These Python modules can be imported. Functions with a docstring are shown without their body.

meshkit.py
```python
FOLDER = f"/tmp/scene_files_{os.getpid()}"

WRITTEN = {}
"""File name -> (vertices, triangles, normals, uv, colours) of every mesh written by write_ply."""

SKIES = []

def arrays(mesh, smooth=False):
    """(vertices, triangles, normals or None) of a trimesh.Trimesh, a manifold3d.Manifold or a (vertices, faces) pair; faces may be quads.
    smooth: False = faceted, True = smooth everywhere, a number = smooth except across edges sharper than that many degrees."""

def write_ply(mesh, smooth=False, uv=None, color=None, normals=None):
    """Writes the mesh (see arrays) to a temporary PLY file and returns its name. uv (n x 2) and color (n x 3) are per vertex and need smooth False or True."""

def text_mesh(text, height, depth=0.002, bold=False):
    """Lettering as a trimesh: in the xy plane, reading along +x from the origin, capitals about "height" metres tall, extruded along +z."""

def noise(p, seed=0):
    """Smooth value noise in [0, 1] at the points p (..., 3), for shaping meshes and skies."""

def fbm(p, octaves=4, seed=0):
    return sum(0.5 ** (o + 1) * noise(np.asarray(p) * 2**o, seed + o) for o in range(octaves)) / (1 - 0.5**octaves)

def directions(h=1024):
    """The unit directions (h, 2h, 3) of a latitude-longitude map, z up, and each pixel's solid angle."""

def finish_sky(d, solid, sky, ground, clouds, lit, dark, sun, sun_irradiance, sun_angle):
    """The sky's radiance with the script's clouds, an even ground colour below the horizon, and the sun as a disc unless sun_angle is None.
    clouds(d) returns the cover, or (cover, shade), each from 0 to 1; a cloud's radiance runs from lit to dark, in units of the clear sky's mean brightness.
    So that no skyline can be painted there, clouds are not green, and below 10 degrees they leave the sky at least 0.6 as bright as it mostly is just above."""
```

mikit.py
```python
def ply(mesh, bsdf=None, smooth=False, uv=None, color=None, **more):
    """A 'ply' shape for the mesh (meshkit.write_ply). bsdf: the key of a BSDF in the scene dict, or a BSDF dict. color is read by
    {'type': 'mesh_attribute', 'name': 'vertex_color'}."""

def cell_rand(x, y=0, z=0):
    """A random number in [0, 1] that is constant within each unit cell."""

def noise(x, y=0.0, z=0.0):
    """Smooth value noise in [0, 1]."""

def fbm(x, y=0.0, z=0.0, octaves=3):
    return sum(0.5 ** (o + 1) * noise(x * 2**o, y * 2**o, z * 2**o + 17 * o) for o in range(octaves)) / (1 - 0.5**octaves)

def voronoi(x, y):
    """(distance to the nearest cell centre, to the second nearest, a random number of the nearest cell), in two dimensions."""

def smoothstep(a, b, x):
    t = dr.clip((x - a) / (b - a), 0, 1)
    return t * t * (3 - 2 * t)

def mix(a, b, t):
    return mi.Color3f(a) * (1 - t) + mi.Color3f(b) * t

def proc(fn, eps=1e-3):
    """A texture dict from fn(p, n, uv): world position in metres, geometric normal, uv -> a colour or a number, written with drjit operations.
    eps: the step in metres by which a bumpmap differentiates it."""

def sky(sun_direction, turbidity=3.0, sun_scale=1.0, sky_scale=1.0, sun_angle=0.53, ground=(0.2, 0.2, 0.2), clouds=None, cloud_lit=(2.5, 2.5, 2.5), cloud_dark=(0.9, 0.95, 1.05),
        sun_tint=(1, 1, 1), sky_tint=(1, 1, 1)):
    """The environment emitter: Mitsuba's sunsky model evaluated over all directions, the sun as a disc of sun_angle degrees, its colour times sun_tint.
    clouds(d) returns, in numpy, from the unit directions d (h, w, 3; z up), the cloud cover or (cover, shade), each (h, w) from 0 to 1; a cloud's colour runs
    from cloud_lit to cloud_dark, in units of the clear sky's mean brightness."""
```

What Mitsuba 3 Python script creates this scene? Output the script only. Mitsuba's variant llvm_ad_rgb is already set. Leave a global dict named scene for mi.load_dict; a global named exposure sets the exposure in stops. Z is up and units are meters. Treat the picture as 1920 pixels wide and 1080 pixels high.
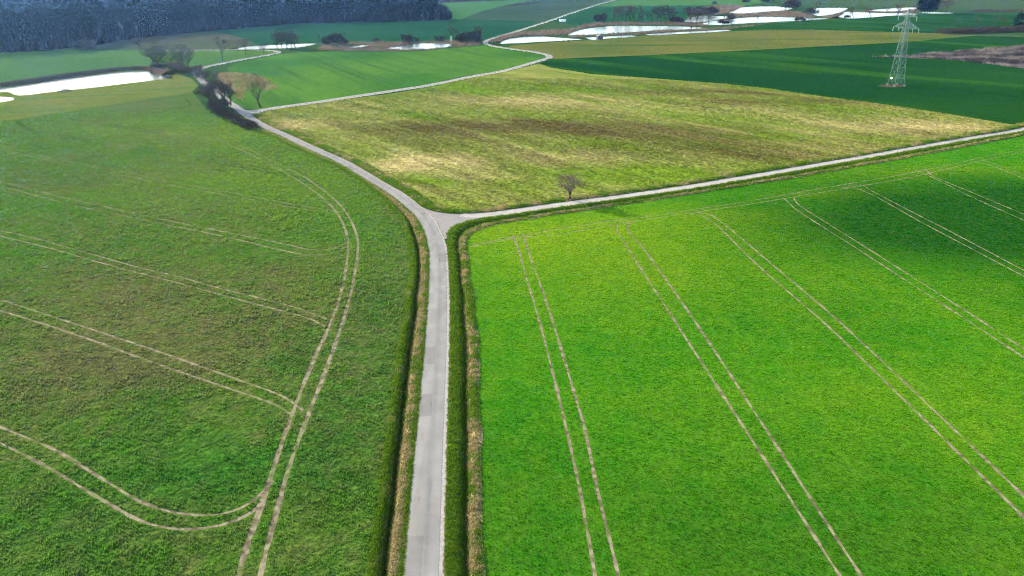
import math, random
import numpy as np
import drjit as dr
import mitsuba as mi
import mikit, meshkit, trimesh, shapely
from shapely.geometry import Polygon, LineString, MultiPolygon, box
from shapely.ops import unary_union
T = mi.ScalarTransform4f
scene, labels = {}, {}

# ------------------------------------------------------------------ camera, sky, exposure, haze
PITCH = 21.7343
scene['camera'] = {'type': 'perspective', 'fov': 65.938, 'fov_axis': 'x', 'near_clip': 1.0, 'far_clip': 9000.0,
                   'to_world': T().look_at(origin=[0, 0, 40], target=[0, math.cos(math.radians(PITCH)), 40 - math.sin(math.radians(PITCH))], up=[0, 0, 1]),
                   'medium': {'type': 'ref', 'id': 'haze_air'}}
SUN = (-0.71, 0.70, 0.36)

def clouds(d):
    q = d / np.maximum(d[..., 2:3], 0.04)
    n = meshkit.fbm(np.stack([q[..., 0] * 0.55, q[..., 1] * 0.8, 0 * q[..., 0] + 3.3], -1), 5, 4)
    cover = np.clip((n - 0.46) / 0.2, 0, 1)
    return cover * 0.5, np.clip((n - 0.6) / 0.35, 0, 1) * 0.5

scene['sky'] = mikit.sky(SUN, turbidity=3.0, clouds=clouds, sun_tint=(0.96, 1.06, 1.30))
exposure = 3.95
scene['haze_air'] = {'type': 'homogeneous', 'albedo': {'type': 'rgb', 'value': [0.88, 0.94, 0.99]},
                     'sigma_t': {'type': 'rgb', 'value': [0.000012, 0.000028, 0.000068]},
                     'phase': {'type': 'hg', 'g': 0.68}}

# ------------------------------------------------------------------ helpers
# <height>
def height(x, y):
    x = np.asarray(x, float); y = np.asarray(y, float)
    def ss(a, b, v):
        t = np.clip((v - a) / (b - a), 0, 1)
        return t * t * (3 - 2 * t)
    zone = ss(120, 185, y) * (1 - ss(300, 400, y)) * ss(-100, -50, x - (300 - y) * 0.1)
    return zone * 0.5 * (0.85 * np.sin(x * 0.04 + y * 0.06 + 1.0) + 0.55 * np.sin(x * 0.022 - y * 0.052 + 0.4) + 0.3 * np.sin(0.1 * x + 0.05 * y))
# </height>

def name_of(base):
    if base not in scene and not any(k.startswith(base + '__') for k in scene):
        return base
    i = 1
    while True:
        k = f'{base}_{i:03d}'
        if k not in scene and not any(q.startswith(k + '__') for q in scene):
            return k
        i += 1
_count = {}
def fresh(base):
    n = _count.get(base, 0); _count[base] = n + 1
    return base if n == 0 else f'{base}_{n:03d}'

def lab(key, label=None, cat=None, group=None, kind=None):
    d = {}
    if label: d['label'] = label
    if cat: d['category'] = cat
    if group: d['group'] = group
    if kind: d['kind'] = kind
    labels[key] = d

def put(key, mesh, bsdf, smooth=False, uv=None, **more):
    scene[key] = mikit.ply(mesh, bsdf, smooth=smooth, uv=uv, **more)
    return key

def structure(key, mesh, bsdf, label, cat, smooth=False, uv=None):
    put(key, mesh, bsdf, smooth, uv); lab(key, label, cat, kind='structure')

def polys(g):
    if g.is_empty: return []
    return [p for p in getattr(g, 'geoms', [g]) if isinstance(p, Polygon) and p.area > 0.02]

def tri2d(p):
    c = shapely.constrained_delaunay_triangles(p)
    return np.array([np.array(t.exterior.coords)[:3] for t in c.geoms]) if len(c.geoms) else np.zeros((0, 3, 2))

def sheet(geom, dz=0.0, cell=6.0, rolling=(100, 410)):
    """Polygons laid on the ground: fine cells where the ground rolls, big triangles where it is flat."""
    tris = []
    band = box(-3000, rolling[0], 3000, rolling[1])
    for p in polys(geom):
        near, flat = p.intersection(band), p.difference(band)
        for q in polys(flat): tris.append(tri2d(q))
        for q in polys(near):
            x0, y0, x1, y1 = q.bounds
            gx = np.arange(math.floor(x0 / cell), math.ceil(x1 / cell)) * cell
            gy = np.arange(math.floor(y0 / cell), math.ceil(y1 / cell)) * cell
            X, Y = [a.ravel() for a in np.meshgrid(gx, gy)]
            cells = shapely.box(X, Y, X + cell, Y + cell)
            shapely.prepare(q)
            full = shapely.contains_properly(q, cells)
            a = np.stack([X[full], Y[full]], 1)
            o = [np.array(v) * cell for v in ((0, 0), (1, 0), (1, 1), (0, 1))]
            if len(a):
                tris.append(np.stack([a + o[0], a + o[1], a + o[2]], 1)); tris.append(np.stack([a + o[0], a + o[2], a + o[3]], 1))
            part = cells[~full & shapely.intersects(q, cells)]
            for r in shapely.intersection(part, q):
                for s in polys(r) if not r.is_empty else []:
                    tris.append(tri2d(s))
    t = np.concatenate([x for x in tris if len(x)]).reshape(-1, 3, 2)
    area = (t[:, 1, 0] - t[:, 0, 0]) * (t[:, 2, 1] - t[:, 0, 1]) - (t[:, 1, 1] - t[:, 0, 1]) * (t[:, 2, 0] - t[:, 0, 0])
    t = np.where((area < 0)[:, None, None], t[:, ::-1], t)
    t = t[np.abs(area) > 1e-6].reshape(-1, 2)
    key = np.round(t * 1000).astype(np.int64)
    u, idx, inv = np.unique(key, axis=0, return_index=True, return_inverse=True)
    v = t[idx]
    v = np.column_stack([v, height(v[:, 0], v[:, 1]) + dz])
    f = inv.reshape(-1, 3)
    f = f[(f[:, 0] != f[:, 1]) & (f[:, 1] != f[:, 2]) & (f[:, 0] != f[:, 2])]
    return v, f

def spline(pts, step=2.0):
    p = np.array(pts, float)
    if len(p) < 3: return resample(p, step)
    q = np.vstack([2 * p[0] - p[1], p, 2 * p[-1] - p[-2]])
    out = []
    for i in range(1, len(q) - 2):
        a, b, c, d = q[i - 1:i + 3]
        # centripetal Catmull-Rom
        t0 = 0; t1 = t0 + max(np.linalg.norm(b - a), 1e-6) ** 0.5; t2 = t1 + max(np.linalg.norm(c - b), 1e-6) ** 0.5; t3 = t2 + max(np.linalg.norm(d - c), 1e-6) ** 0.5
        n = max(2, int(np.linalg.norm(c - b) / step) + 1)
        t = np.linspace(t1, t2, n, endpoint=False)[:, None]
        A1 = (t1 - t) / (t1 - t0) * a + (t - t0) / (t1 - t0) * b
        A2 = (t2 - t) / (t2 - t1) * b + (t - t1) / (t2 - t1) * c
        A3 = (t3 - t) / (t3 - t2) * c + (t - t2) / (t3 - t2) * d
        B1 = (t2 - t) / (t2 - t0) * A1 + (t - t0) / (t2 - t0) * A2
        B2 = (t3 - t) / (t3 - t1) * A2 + (t - t1) / (t3 - t1) * A3
        out.append((t2 - t) / (t2 - t1) * B1 + (t - t1) / (t2 - t1) * B2)
    out.append(p[-1:])
    return resample(np.vstack(out), step)

def resample(p, step):
    s = np.concatenate([[0], np.cumsum(np.linalg.norm(np.diff(p, axis=0), axis=1))])
    n = max(2, int(round(s[-1] / step)) + 1)
    t = np.linspace(0, s[-1], n)
    return np.stack([np.interp(t, s, p[:, 0]), np.interp(t, s, p[:, 1])], 1)

def side(p, off):
    """The line p shifted sideways to its left by off metres."""
    t = np.gradient(p, axis=0); t /= np.linalg.norm(t, axis=1, keepdims=True) + 1e-9
    return p + np.stack([-t[:, 1], t[:, 0]], 1) * (off if np.isscalar(off) else np.asarray(off)[:, None])

def loft(A, B, profile, ns=9, jag=0.0, seed=1, dz=0.0):
    """A strip between two lines of equal length; profile(s) its height across, jag its unevenness."""
    s = np.linspace(0, 1, ns)
    P = A[:, None] * (1 - s)[None, :, None] + B[:, None] * s[None, :, None]
    z = height(P[..., 0], P[..., 1]) + profile(s)[None] + dz
    inner = np.sin(np.pi * s)[None]
    z = z + jag * inner * (meshkit.fbm(np.stack([P[..., 0] / 0.9, P[..., 1] / 0.9, 0 * z], -1), 3, seed) - 0.5) * 2
    n = len(A)
    V = np.concatenate([P, z[..., None]], -1).reshape(-1, 3)
    i, j = np.meshgrid(np.arange(n - 1), np.arange(ns - 1), indexing='ij')
    a = (i * ns + j).ravel()
    Fq = np.stack([a, a + 1, a + ns + 1, a + ns], 1)
    f = np.vstack([Fq[:, [0, 1, 2]], Fq[:, [0, 2, 3]]])
    nrm = np.cross(V[f[:, 1]] - V[f[:, 0]], V[f[:, 2]] - V[f[:, 0]])[:, 2].sum()
    if nrm < 0: f = f[:, ::-1]
    L = np.concatenate([[0], np.cumsum(np.linalg.norm(np.diff((A + B) / 2, axis=0), axis=1))])
    uv = np.stack([np.tile(s, n), np.repeat(L, ns)], 1)
    return (V, f), uv

def match(A, B):
    """For each point of A the nearest point of the line B."""
    l = LineString(B)
    d = np.maximum.accumulate(shapely.line_locate_point(l, shapely.points(A)))
    return np.array([q.coords[0] for q in shapely.line_interpolate_point(l, d)])

def bars(P0, P1, R0, R1, sides=4):
    """Tapered prisms between points, all in one mesh."""
    P0, P1 = np.asarray(P0, float), np.asarray(P1, float)
    R0, R1 = np.broadcast_to(R0, len(P0)), np.broadcast_to(R1, len(P0))
    d = P1 - P0; d = d / (np.linalg.norm(d, axis=1, keepdims=True) + 1e-12)
    a = np.cross(d, np.where(np.abs(d[:, 2:3]) < 0.9, [[0, 0, 1.0]], [[1.0, 0, 0]])); a /= np.linalg.norm(a, axis=1, keepdims=True)
    b = np.cross(d, a)
    ang = (np.arange(sides) + 0.5) * 2 * np.pi / sides
    ring = np.cos(ang)[None, :, None] * a[:, None] + np.sin(ang)[None, :, None] * b[:, None]
    V = np.concatenate([P0[:, None] + ring * R0[:, None, None], P1[:, None] + ring * R1[:, None, None]], 1).reshape(-1, 3)
    k = np.arange(sides); q = np.stack([k, (k + 1) % sides, (k + 1) % sides + sides, k + sides], 1)
    q = np.vstack([q[:, [0, 1, 2]], q[:, [0, 2, 3]]] + ([np.array([[sides, sides + 1, sides + 2]])] if sides == 3 else [np.stack([np.full(sides - 2, sides), np.arange(sides + 1, 2 * sides - 1), np.arange(sides + 2, 2 * sides)], 1)]))
    f = (q[None] + (np.arange(len(P0)) * 2 * sides)[:, None, None]).reshape(-1, 3)
    return V, f

def join(*ms):
    vs, fs, n = [], [], 0
    for v, f in ms:
        vs.append(v); fs.append(np.asarray(f) + n); n += len(v)
    return np.vstack(vs), np.vstack(fs)

def blades(P, rng, n, w, hgt, lean, spread, flat=0.0):
    """n pointed leaves at each point: narrow upright triangles (flat tips them over)."""
    m = len(P)
    b = np.repeat(P, n, 0)
    k = len(b)
    w, hgt, lean, spread = [np.repeat(np.broadcast_to(x, m), n) for x in (w, hgt, lean, spread)]
    off = rng.normal(0, 1, (k, 2)) * spread[:, None]
    az, sc = rng.uniform(0, 2 * np.pi, k), rng.uniform(0.6, 1.3, k)
    la = rng.uniform(0, 2 * np.pi, k)
    base = b + np.column_stack([off, np.zeros(k)])
    t = np.column_stack([np.cos(az), np.sin(az), np.zeros(k)]) * (w * sc * 0.5)[:, None]
    ln = lean * rng.uniform(0.2, 1.2, k)
    top = base + np.column_stack([np.cos(la) * ln, np.sin(la) * ln, hgt * sc * (1 - flat * rng.uniform(0, 1, k))])
    V = np.stack([base - t, base + t, top], 1).reshape(-1, 3)
    return V, np.arange(3 * k).reshape(-1, 3)

def clumps(P, rng, nb, rad, w, hgt, open_=0.9, flat=0.0):
    """Plants: nb leaves spreading from each point, tallest in the middle."""
    m = len(P)
    w, hgt, rad = [np.broadcast_to(x, m) * rng.uniform(0.7, 1.3, m) for x in (w, hgt, rad)]
    b = np.repeat(P, nb, 0); k = len(b); w, hgt, rad = [np.repeat(x, nb) for x in (w, hgt, rad)]
    a, r = rng.uniform(0, 2 * np.pi, k), np.sqrt(rng.uniform(0, 1, k))
    out = np.column_stack([np.cos(a), np.sin(a)])
    base = b + np.column_stack([out * (r * rad * 0.7)[:, None], np.full(k, -0.02)])
    az = a + np.pi / 2 + rng.normal(0, 0.7, k); sc = rng.uniform(0.65, 1.25, k)
    t = np.column_stack([np.cos(az), np.sin(az), np.zeros(k)]) * (w * sc * 0.5)[:, None]
    top = base + np.column_stack([out * (r * rad * open_ + rng.normal(0, 0.3, k) * rad)[:, None], hgt * sc * (1.1 - 0.5 * r) * (1 - flat * r)])
    V = np.stack([base - t, base + t, top], 1).reshape(-1, 3)
    return V, np.arange(3 * k).reshape(-1, 3)

def scatter(geom, rings, rng, margin=12.0, rows=None):
    """Points spread in a polygon, thinner with distance; only where the field can be seen."""
    out, tag = [], []
    shapely.prepare(geom)
    x0, y0, x1, y1 = geom.bounds
    for i, (r0, r1, dens) in enumerate(rings):
        a, b = max(y0, r0), min(y1, r1)
        if b <= a: continue
        xa, xb = max(x0, -0.66 * b - margin), min(x1, 0.66 * b + margin)
        if xb <= xa: continue
        n = int((b - a) * (xb - xa) * dens)
        p = np.column_stack([rng.uniform(xa, xb, n), rng.uniform(a, b, n)])
        if rows is not None and i < 2:
            d = np.array(rows[0]); nrm = np.array([d[1], -d[0]])
            c = p @ nrm
            p = p + ((np.round(c / rows[1]) * rows[1] - c) + rng.normal(0, 0.03, n))[:, None] * nrm
        p = p[np.abs(p[:, 0]) < 0.66 * p[:, 1] + margin]
        p = p[shapely.contains_xy(geom, p[:, 0], p[:, 1])]
        out.append(p); tag.append(np.full(len(p), i))
    p = np.vstack(out)
    return np.column_stack([p, height(p[:, 0], p[:, 1])]), np.concatenate(tag)

# ------------------------------------------------------------------ materials
N = lambda p, s, seed=0.0, o=3: mikit.fbm(p.x / s + seed, p.y / s + seed * 0.7, 0.0, octaves=o)
sstep, mix = mikit.smoothstep, mikit.mix

def spots(p, pts):
    """Soft round patches, crop tones and painted light alike: (x, y, radius across, radius along, strength)."""
    t = mi.Float(0)
    for x, y, rx, ry, s in pts:
        t += s * dr.exp(-(dr.square((p.x - x) / rx) + dr.square((p.y - y) / ry)))
    return t

def diffuse(key, fn, bump=None, scale=0.1, eps=0.05):
    b = {'type': 'diffuse', 'reflectance': mikit.proc(fn)}
    if bump is not None:
        b = {'type': 'bumpmap', 'arbitrary': mikit.proc(bump, eps=eps), 'scale': scale, 'bsdf': b}
    scene[key] = {'type': 'twosided', 'bsdf': b}

def leaf(key, fn, trans=0.7, rough=0.55):
    scene[key] = {'type': 'principledthin', 'base_color': mikit.proc(fn), 'roughness': rough, 'diff_trans': trans, 'spec_trans': 0.0, 'eta': 1.2}

WHEAT_SPOTS_PALE_LIT, WHEAT_SPOTS_DARK = [], []
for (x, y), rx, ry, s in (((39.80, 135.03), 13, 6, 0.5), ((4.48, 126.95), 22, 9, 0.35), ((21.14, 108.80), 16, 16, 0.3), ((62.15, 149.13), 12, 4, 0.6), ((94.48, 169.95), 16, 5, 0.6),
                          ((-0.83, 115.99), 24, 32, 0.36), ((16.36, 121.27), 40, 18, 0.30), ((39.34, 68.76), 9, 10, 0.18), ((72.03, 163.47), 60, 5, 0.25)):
    WHEAT_SPOTS_PALE_LIT.append((x, y, rx, ry, s))  # thin crop; the wide ones by the junction paint a pool of sunlight
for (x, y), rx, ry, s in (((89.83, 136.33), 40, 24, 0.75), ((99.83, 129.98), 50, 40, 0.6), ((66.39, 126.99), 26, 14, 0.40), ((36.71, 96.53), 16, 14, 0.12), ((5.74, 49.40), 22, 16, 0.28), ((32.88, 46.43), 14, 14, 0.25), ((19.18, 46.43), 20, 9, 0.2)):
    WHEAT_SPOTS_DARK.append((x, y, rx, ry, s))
def wheat(p, n, uv):
    a = dr.clip(0.14 + spots(p, WHEAT_SPOTS_PALE_LIT) + (N(p, 24, 3) - 0.5) * 0.55 + (N(p, 2.2, 8, 2) - 0.5) * 0.45, 0, 1)
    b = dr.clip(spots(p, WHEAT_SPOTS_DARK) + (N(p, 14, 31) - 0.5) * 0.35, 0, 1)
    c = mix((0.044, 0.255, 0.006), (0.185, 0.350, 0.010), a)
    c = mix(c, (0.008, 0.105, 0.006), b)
    return c * (0.55 + 0.55 * mikit.noise(p.x * 7.1, p.y * 7.1, p.z * 6) + 0.35 * mikit.noise(p.x * 3.6, p.y * 3.6))
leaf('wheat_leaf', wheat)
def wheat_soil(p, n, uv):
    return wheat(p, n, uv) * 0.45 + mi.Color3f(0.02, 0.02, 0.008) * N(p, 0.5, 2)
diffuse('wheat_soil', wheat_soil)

RAPE_BROWN, RAPE_LUSH_SHADE = [], []
for (x, y), rx, ry, s in (((-41.74, 89.60), 20, 14, 0.55), ((-58.59, 96.53), 18, 12, 0.5), ((-91.79, 164.60), 20, 14, 0.45), ((-44.23, 76.77), 7, 4, 0.7), ((-90.43, 212.75), 18, 10, 0.3), ((-50.33, 73.16), 8, 10, 0.4), ((-34.86, 49.40), 9, 8, 0.35), ((-40.79, 104.42), 20, 8, 0.45), ((-34.21, 78.04), 10, 7, 0.4)):
    RAPE_BROWN.append((x, y, rx, ry, s))
for (x, y), rx, ry, s in (((-23.92, 79.34), 5, 8, 0.9), ((-31.63, 124.06), 14, 12, 0.7), ((-24.02, 56.27), 9, 6, 0.75), ((-15.50, 75.53), 4, 30, 0.6), ((-19.50, 113.50), 5, 24, 0.7), ((-29.17, 57.83), 6, 6, 0.5), ((-29.94, 49.40), 8, 5, 0.4), ((-106.52, 164.60), 20, 22, 1.0), ((-56.73, 139.89), 20, 10, 0.4), ((-137.80, 212.75), 16, 16, 0.5), ((-76.82, 238.98), 8, 20, 0.4)):
    RAPE_LUSH_SHADE.append((x, y, rx, ry, s))  # lush growth; the strong one at the left edge is painted shade
RAPE_LIGHT_POOL = []  # central brightening: sunlight painted into the crop colour
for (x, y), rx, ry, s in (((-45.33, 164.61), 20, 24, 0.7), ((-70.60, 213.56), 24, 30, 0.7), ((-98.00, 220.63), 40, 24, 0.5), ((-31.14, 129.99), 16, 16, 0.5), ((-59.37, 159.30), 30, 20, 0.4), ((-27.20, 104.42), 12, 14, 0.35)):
    RAPE_LIGHT_POOL.append((x, y, rx, ry, s))
def rape_mix(p):
    b = dr.clip(0.32 + 0.66 * spots(p, RAPE_BROWN) + (N(p, 15, 5) - 0.5) * 0.8 + (N(p, 1.3, 9, 2) - 0.5) * 0.9, 0, 1)
    g = dr.clip(0.42 * spots(p, RAPE_LUSH_SHADE) + (N(p, 9, 12) - 0.55) * 0.9 + (N(p, 1.0, 19, 2) - 0.5) * 0.5, 0, 1)
    return b, g
def rape(p, n, uv):
    b, g = rape_mix(p)
    c = mix((0.070, 0.188, 0.022), (0.128, 0.146, 0.056), b)
    c = mix(c, (0.030, 0.148, 0.020), g)
    c = mix(c, (0.150, 0.265, 0.026), dr.clip(0.85 * spots(p, RAPE_LIGHT_POOL) + 0.6 * (N(p, 5, 41) - 0.5), 0, 0.85))
    return c * (0.5 + 0.5 * mikit.noise(p.x * 4.3, p.y * 4.3, p.z * 4) + 0.5 * mikit.noise(p.x * 2.1, p.y * 2.1))
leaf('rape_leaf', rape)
def rape_soil(p, n, uv):
    b, g = rape_mix(p)
    c = mix((0.044, 0.096, 0.013), (0.072, 0.082, 0.028), b)
    c = mix(c, (0.018, 0.095, 0.010), g)
    return c * (0.6 + 0.8 * N(p, 0.4, 4))
diffuse('rape_soil', rape_soil, lambda p, n, uv: N(p, 0.5, 1, 3), 0.2, 0.05)
def track(p, n, uv):
    c = mix((0.0808, 0.0703, 0.0475), (0.2042, 0.1852, 0.1349), dr.clip((N(p, 0.5, 6) - 0.5) * 2.2 + 0.5, 0, 1))
    green = dr.clip(sstep(0.54, 0.72, N(p, 4.0, 21)) * 0.5 + 0.75 * sstep(120, 185, p.y) * (1 - sstep(-10, 10, p.x)), 0, 0.9)
    return mix(c, (0.0712, 0.1235, 0.0190), 0.8 * green)
diffuse('track_soil', track)
def faint_track(p, n, uv):
    return mix((0.018, 0.052, 0.012), (0.15, 0.15, 0.09), 0.7 * sstep(0.6, 0.75, N(p, 14, 2)))
diffuse('faint_track_soil', faint_track)

SA = (0.62, -0.785)   # the way the straw lies in the stubble field
def streak(p, a, b, seed, o=3):
    u, v = p.x * SA[0] + p.y * SA[1], -p.x * SA[1] + p.y * SA[0]
    return mikit.fbm(u / a + seed, v / b + seed * 1.3, 0.0, octaves=o)
STUB_DARK, STUB_PALE_LIT, STUB_GREEN = [], [], []
for (x, y), rx, ry, s in (((71.60, 292.39), 32, 10, 0.8), ((86.43, 265.35), 30, 9, 0.6), ((32.66, 309.39), 26, 8, 0.3), ((6.03, 224.33), 46, 14, 0.6), ((33.76, 208.41), 50, 14, 0.5), ((-8.84, 219.06), 40, 10, 0.4), ((49.02, 184.42), 40, 12, 0.3), ((36.25, 190.46), 30, 10, 0.3)):
    STUB_DARK.append((x, y, rx, ry, s))
for (x, y), rx, ry, s in (((7.26, 273.21), 34, 14, 0.7), ((-13.63, 181.32), 14, 9, 0.8), ((-25.97, 176.35), 9, 10, 0.8), ((-6.77, 163.76), 9, 6, 0.7), ((45.88, 254.69), 50, 9, 0.35), ((100.05, 221.89), 40, 12, 0.6), ((-61.42, 228.63), 16, 14, 0.6), ((12.57, 184.17), 12, 5, 0.4), ((123.50, 223.95), 20, 6, 0.5)):
    STUB_PALE_LIT.append((x, y, rx, ry, s))  # pale straw; the wide first one also paints the sunlit far end
for (x, y), rx, ry, s in (((19.77, 299.08), 50, 8, 0.5), ((67.94, 209.37), 9, 6, 1.0), ((48.63, 193.58), 14, 5, 0.7), ((20.68, 166.88), 16, 6, 0.7), ((-49.77, 217.23), 14, 8, 0.5), ((-26.61, 310.21), 60, 16, 0.45), ((-17.81, 161.24), 20, 3, 0.5), ((32.86, 170.88), 30, 4, 0.5), ((-41.80, 240.38), 30, 10, 0.4), ((21.38, 197.04), 14, 5, 0.5)):
    STUB_GREEN.append((x, y, rx, ry, s))
def stubble(p, n, uv):
    pale = dr.clip(0.16 + 0.62 * spots(p, STUB_PALE_LIT) + (streak(p, 18, 6, 3, 5) - 0.5) * 1.0, 0, 1)
    green = dr.clip(0.44 + spots(p, STUB_GREEN) - 0.6 * spots(p, STUB_PALE_LIT) + (streak(p, 34, 8, 11, 4) - 0.5) * 1.6, 0, 1)
    dark = dr.clip(1.25 * spots(p, STUB_DARK) + (streak(p, 34, 4, 17, 4) - 0.56) * 1.5, 0, 1)
    c = mix((0.1360, 0.1560, 0.0330), (0.3440, 0.2967, 0.1290), pale)
    c = mix(c, (0.0989, 0.1634, 0.0138), green)
    c = mix(c, (0.0731, 0.0550, 0.0224), dark * 0.85)
    return c * (0.28 + 0.36 * streak(p, 60, 1.5, 29, 2) + 0.6 * N(p, 0.55, 7, 2) + 0.5 * streak(p, 2.2, 0.8, 5, 2))
diffuse('stubble_ground', stubble, lambda p, n, uv: N(p, 0.8, 1, 3), 0.35, 0.08)
leaf('stubble_straw', stubble, 0.5)

def flat_field(key, a, b, s, seed, c=None, bump=0.25, stretch=None):
    def fn(p, n, uv):
        t = dr.clip((N(p, s, seed) - 0.5) * 2.2 + 0.5, 0, 1)
        col = mix(a, b, t)
        if c is not None:
            u, v = p.x * stretch[0] + p.y * stretch[1], -p.x * stretch[1] + p.y * stretch[0]
            col = mix(col, c, dr.clip((mikit.fbm(u / stretch[2] + seed, v / stretch[3], 0.0, octaves=3) - 0.48) * 3.2, 0, 1))
        return col * (0.75 + 0.5 * N(p, 1.1, seed + 5, 2))
    diffuse(key, fn, (lambda p, n, uv: N(p, 1.3, seed, 2)) if bump else None, bump, 0.15)

flat_field('dark_crop', (0.0042, 0.0320, 0.0066), (0.0090, 0.0450, 0.0066), 70, 2, (0.0190, 0.0680, 0.0040), 0.15, (0.62, -0.785, 130, 16))
flat_field('olive_grass', (0.0504, 0.0756, 0.0130), (0.0792, 0.0878, 0.0187), 50, 4, (0.0324, 0.0684, 0.0130), 0.2, (0.99, 0.1, 120, 16))
flat_field('rolling_crop', (0.026, 0.092, 0.010), (0.050, 0.122, 0.012), 40, 6, (0.026, 0.078, 0.012), 0.3, (0.46, -0.89, 120, 4.5))
flat_field('bluish_crop', (0.0072, 0.0446, 0.0144), (0.0130, 0.0562, 0.0158), 120, 8)
flat_field('pond_grass', (0.068, 0.098, 0.014), (0.090, 0.104, 0.020), 26, 10, (0.042, 0.096, 0.014), 0.2, (0.93, 0.35, 80, 9))
flat_field('valley_crop', (0.0324, 0.0864, 0.0187), (0.0475, 0.1044, 0.0173), 70, 12)
flat_field('rough_grass', (0.0432, 0.0540, 0.0274), (0.0403, 0.0648, 0.0216), 30, 14, (0.0612, 0.0518, 0.0360), 0.3, (1, 0, 60, 9))
flat_field('far_crop', (0.0288, 0.0936, 0.0173), (0.0396, 0.1080, 0.0173), 150, 16)
flat_field('fallow', (0.0202, 0.0446, 0.0187), (0.0288, 0.0518, 0.0230), 80, 18)
flat_field('far_land', (0.0180, 0.0504, 0.0144), (0.0324, 0.0612, 0.0173), 300, 20)

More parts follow.
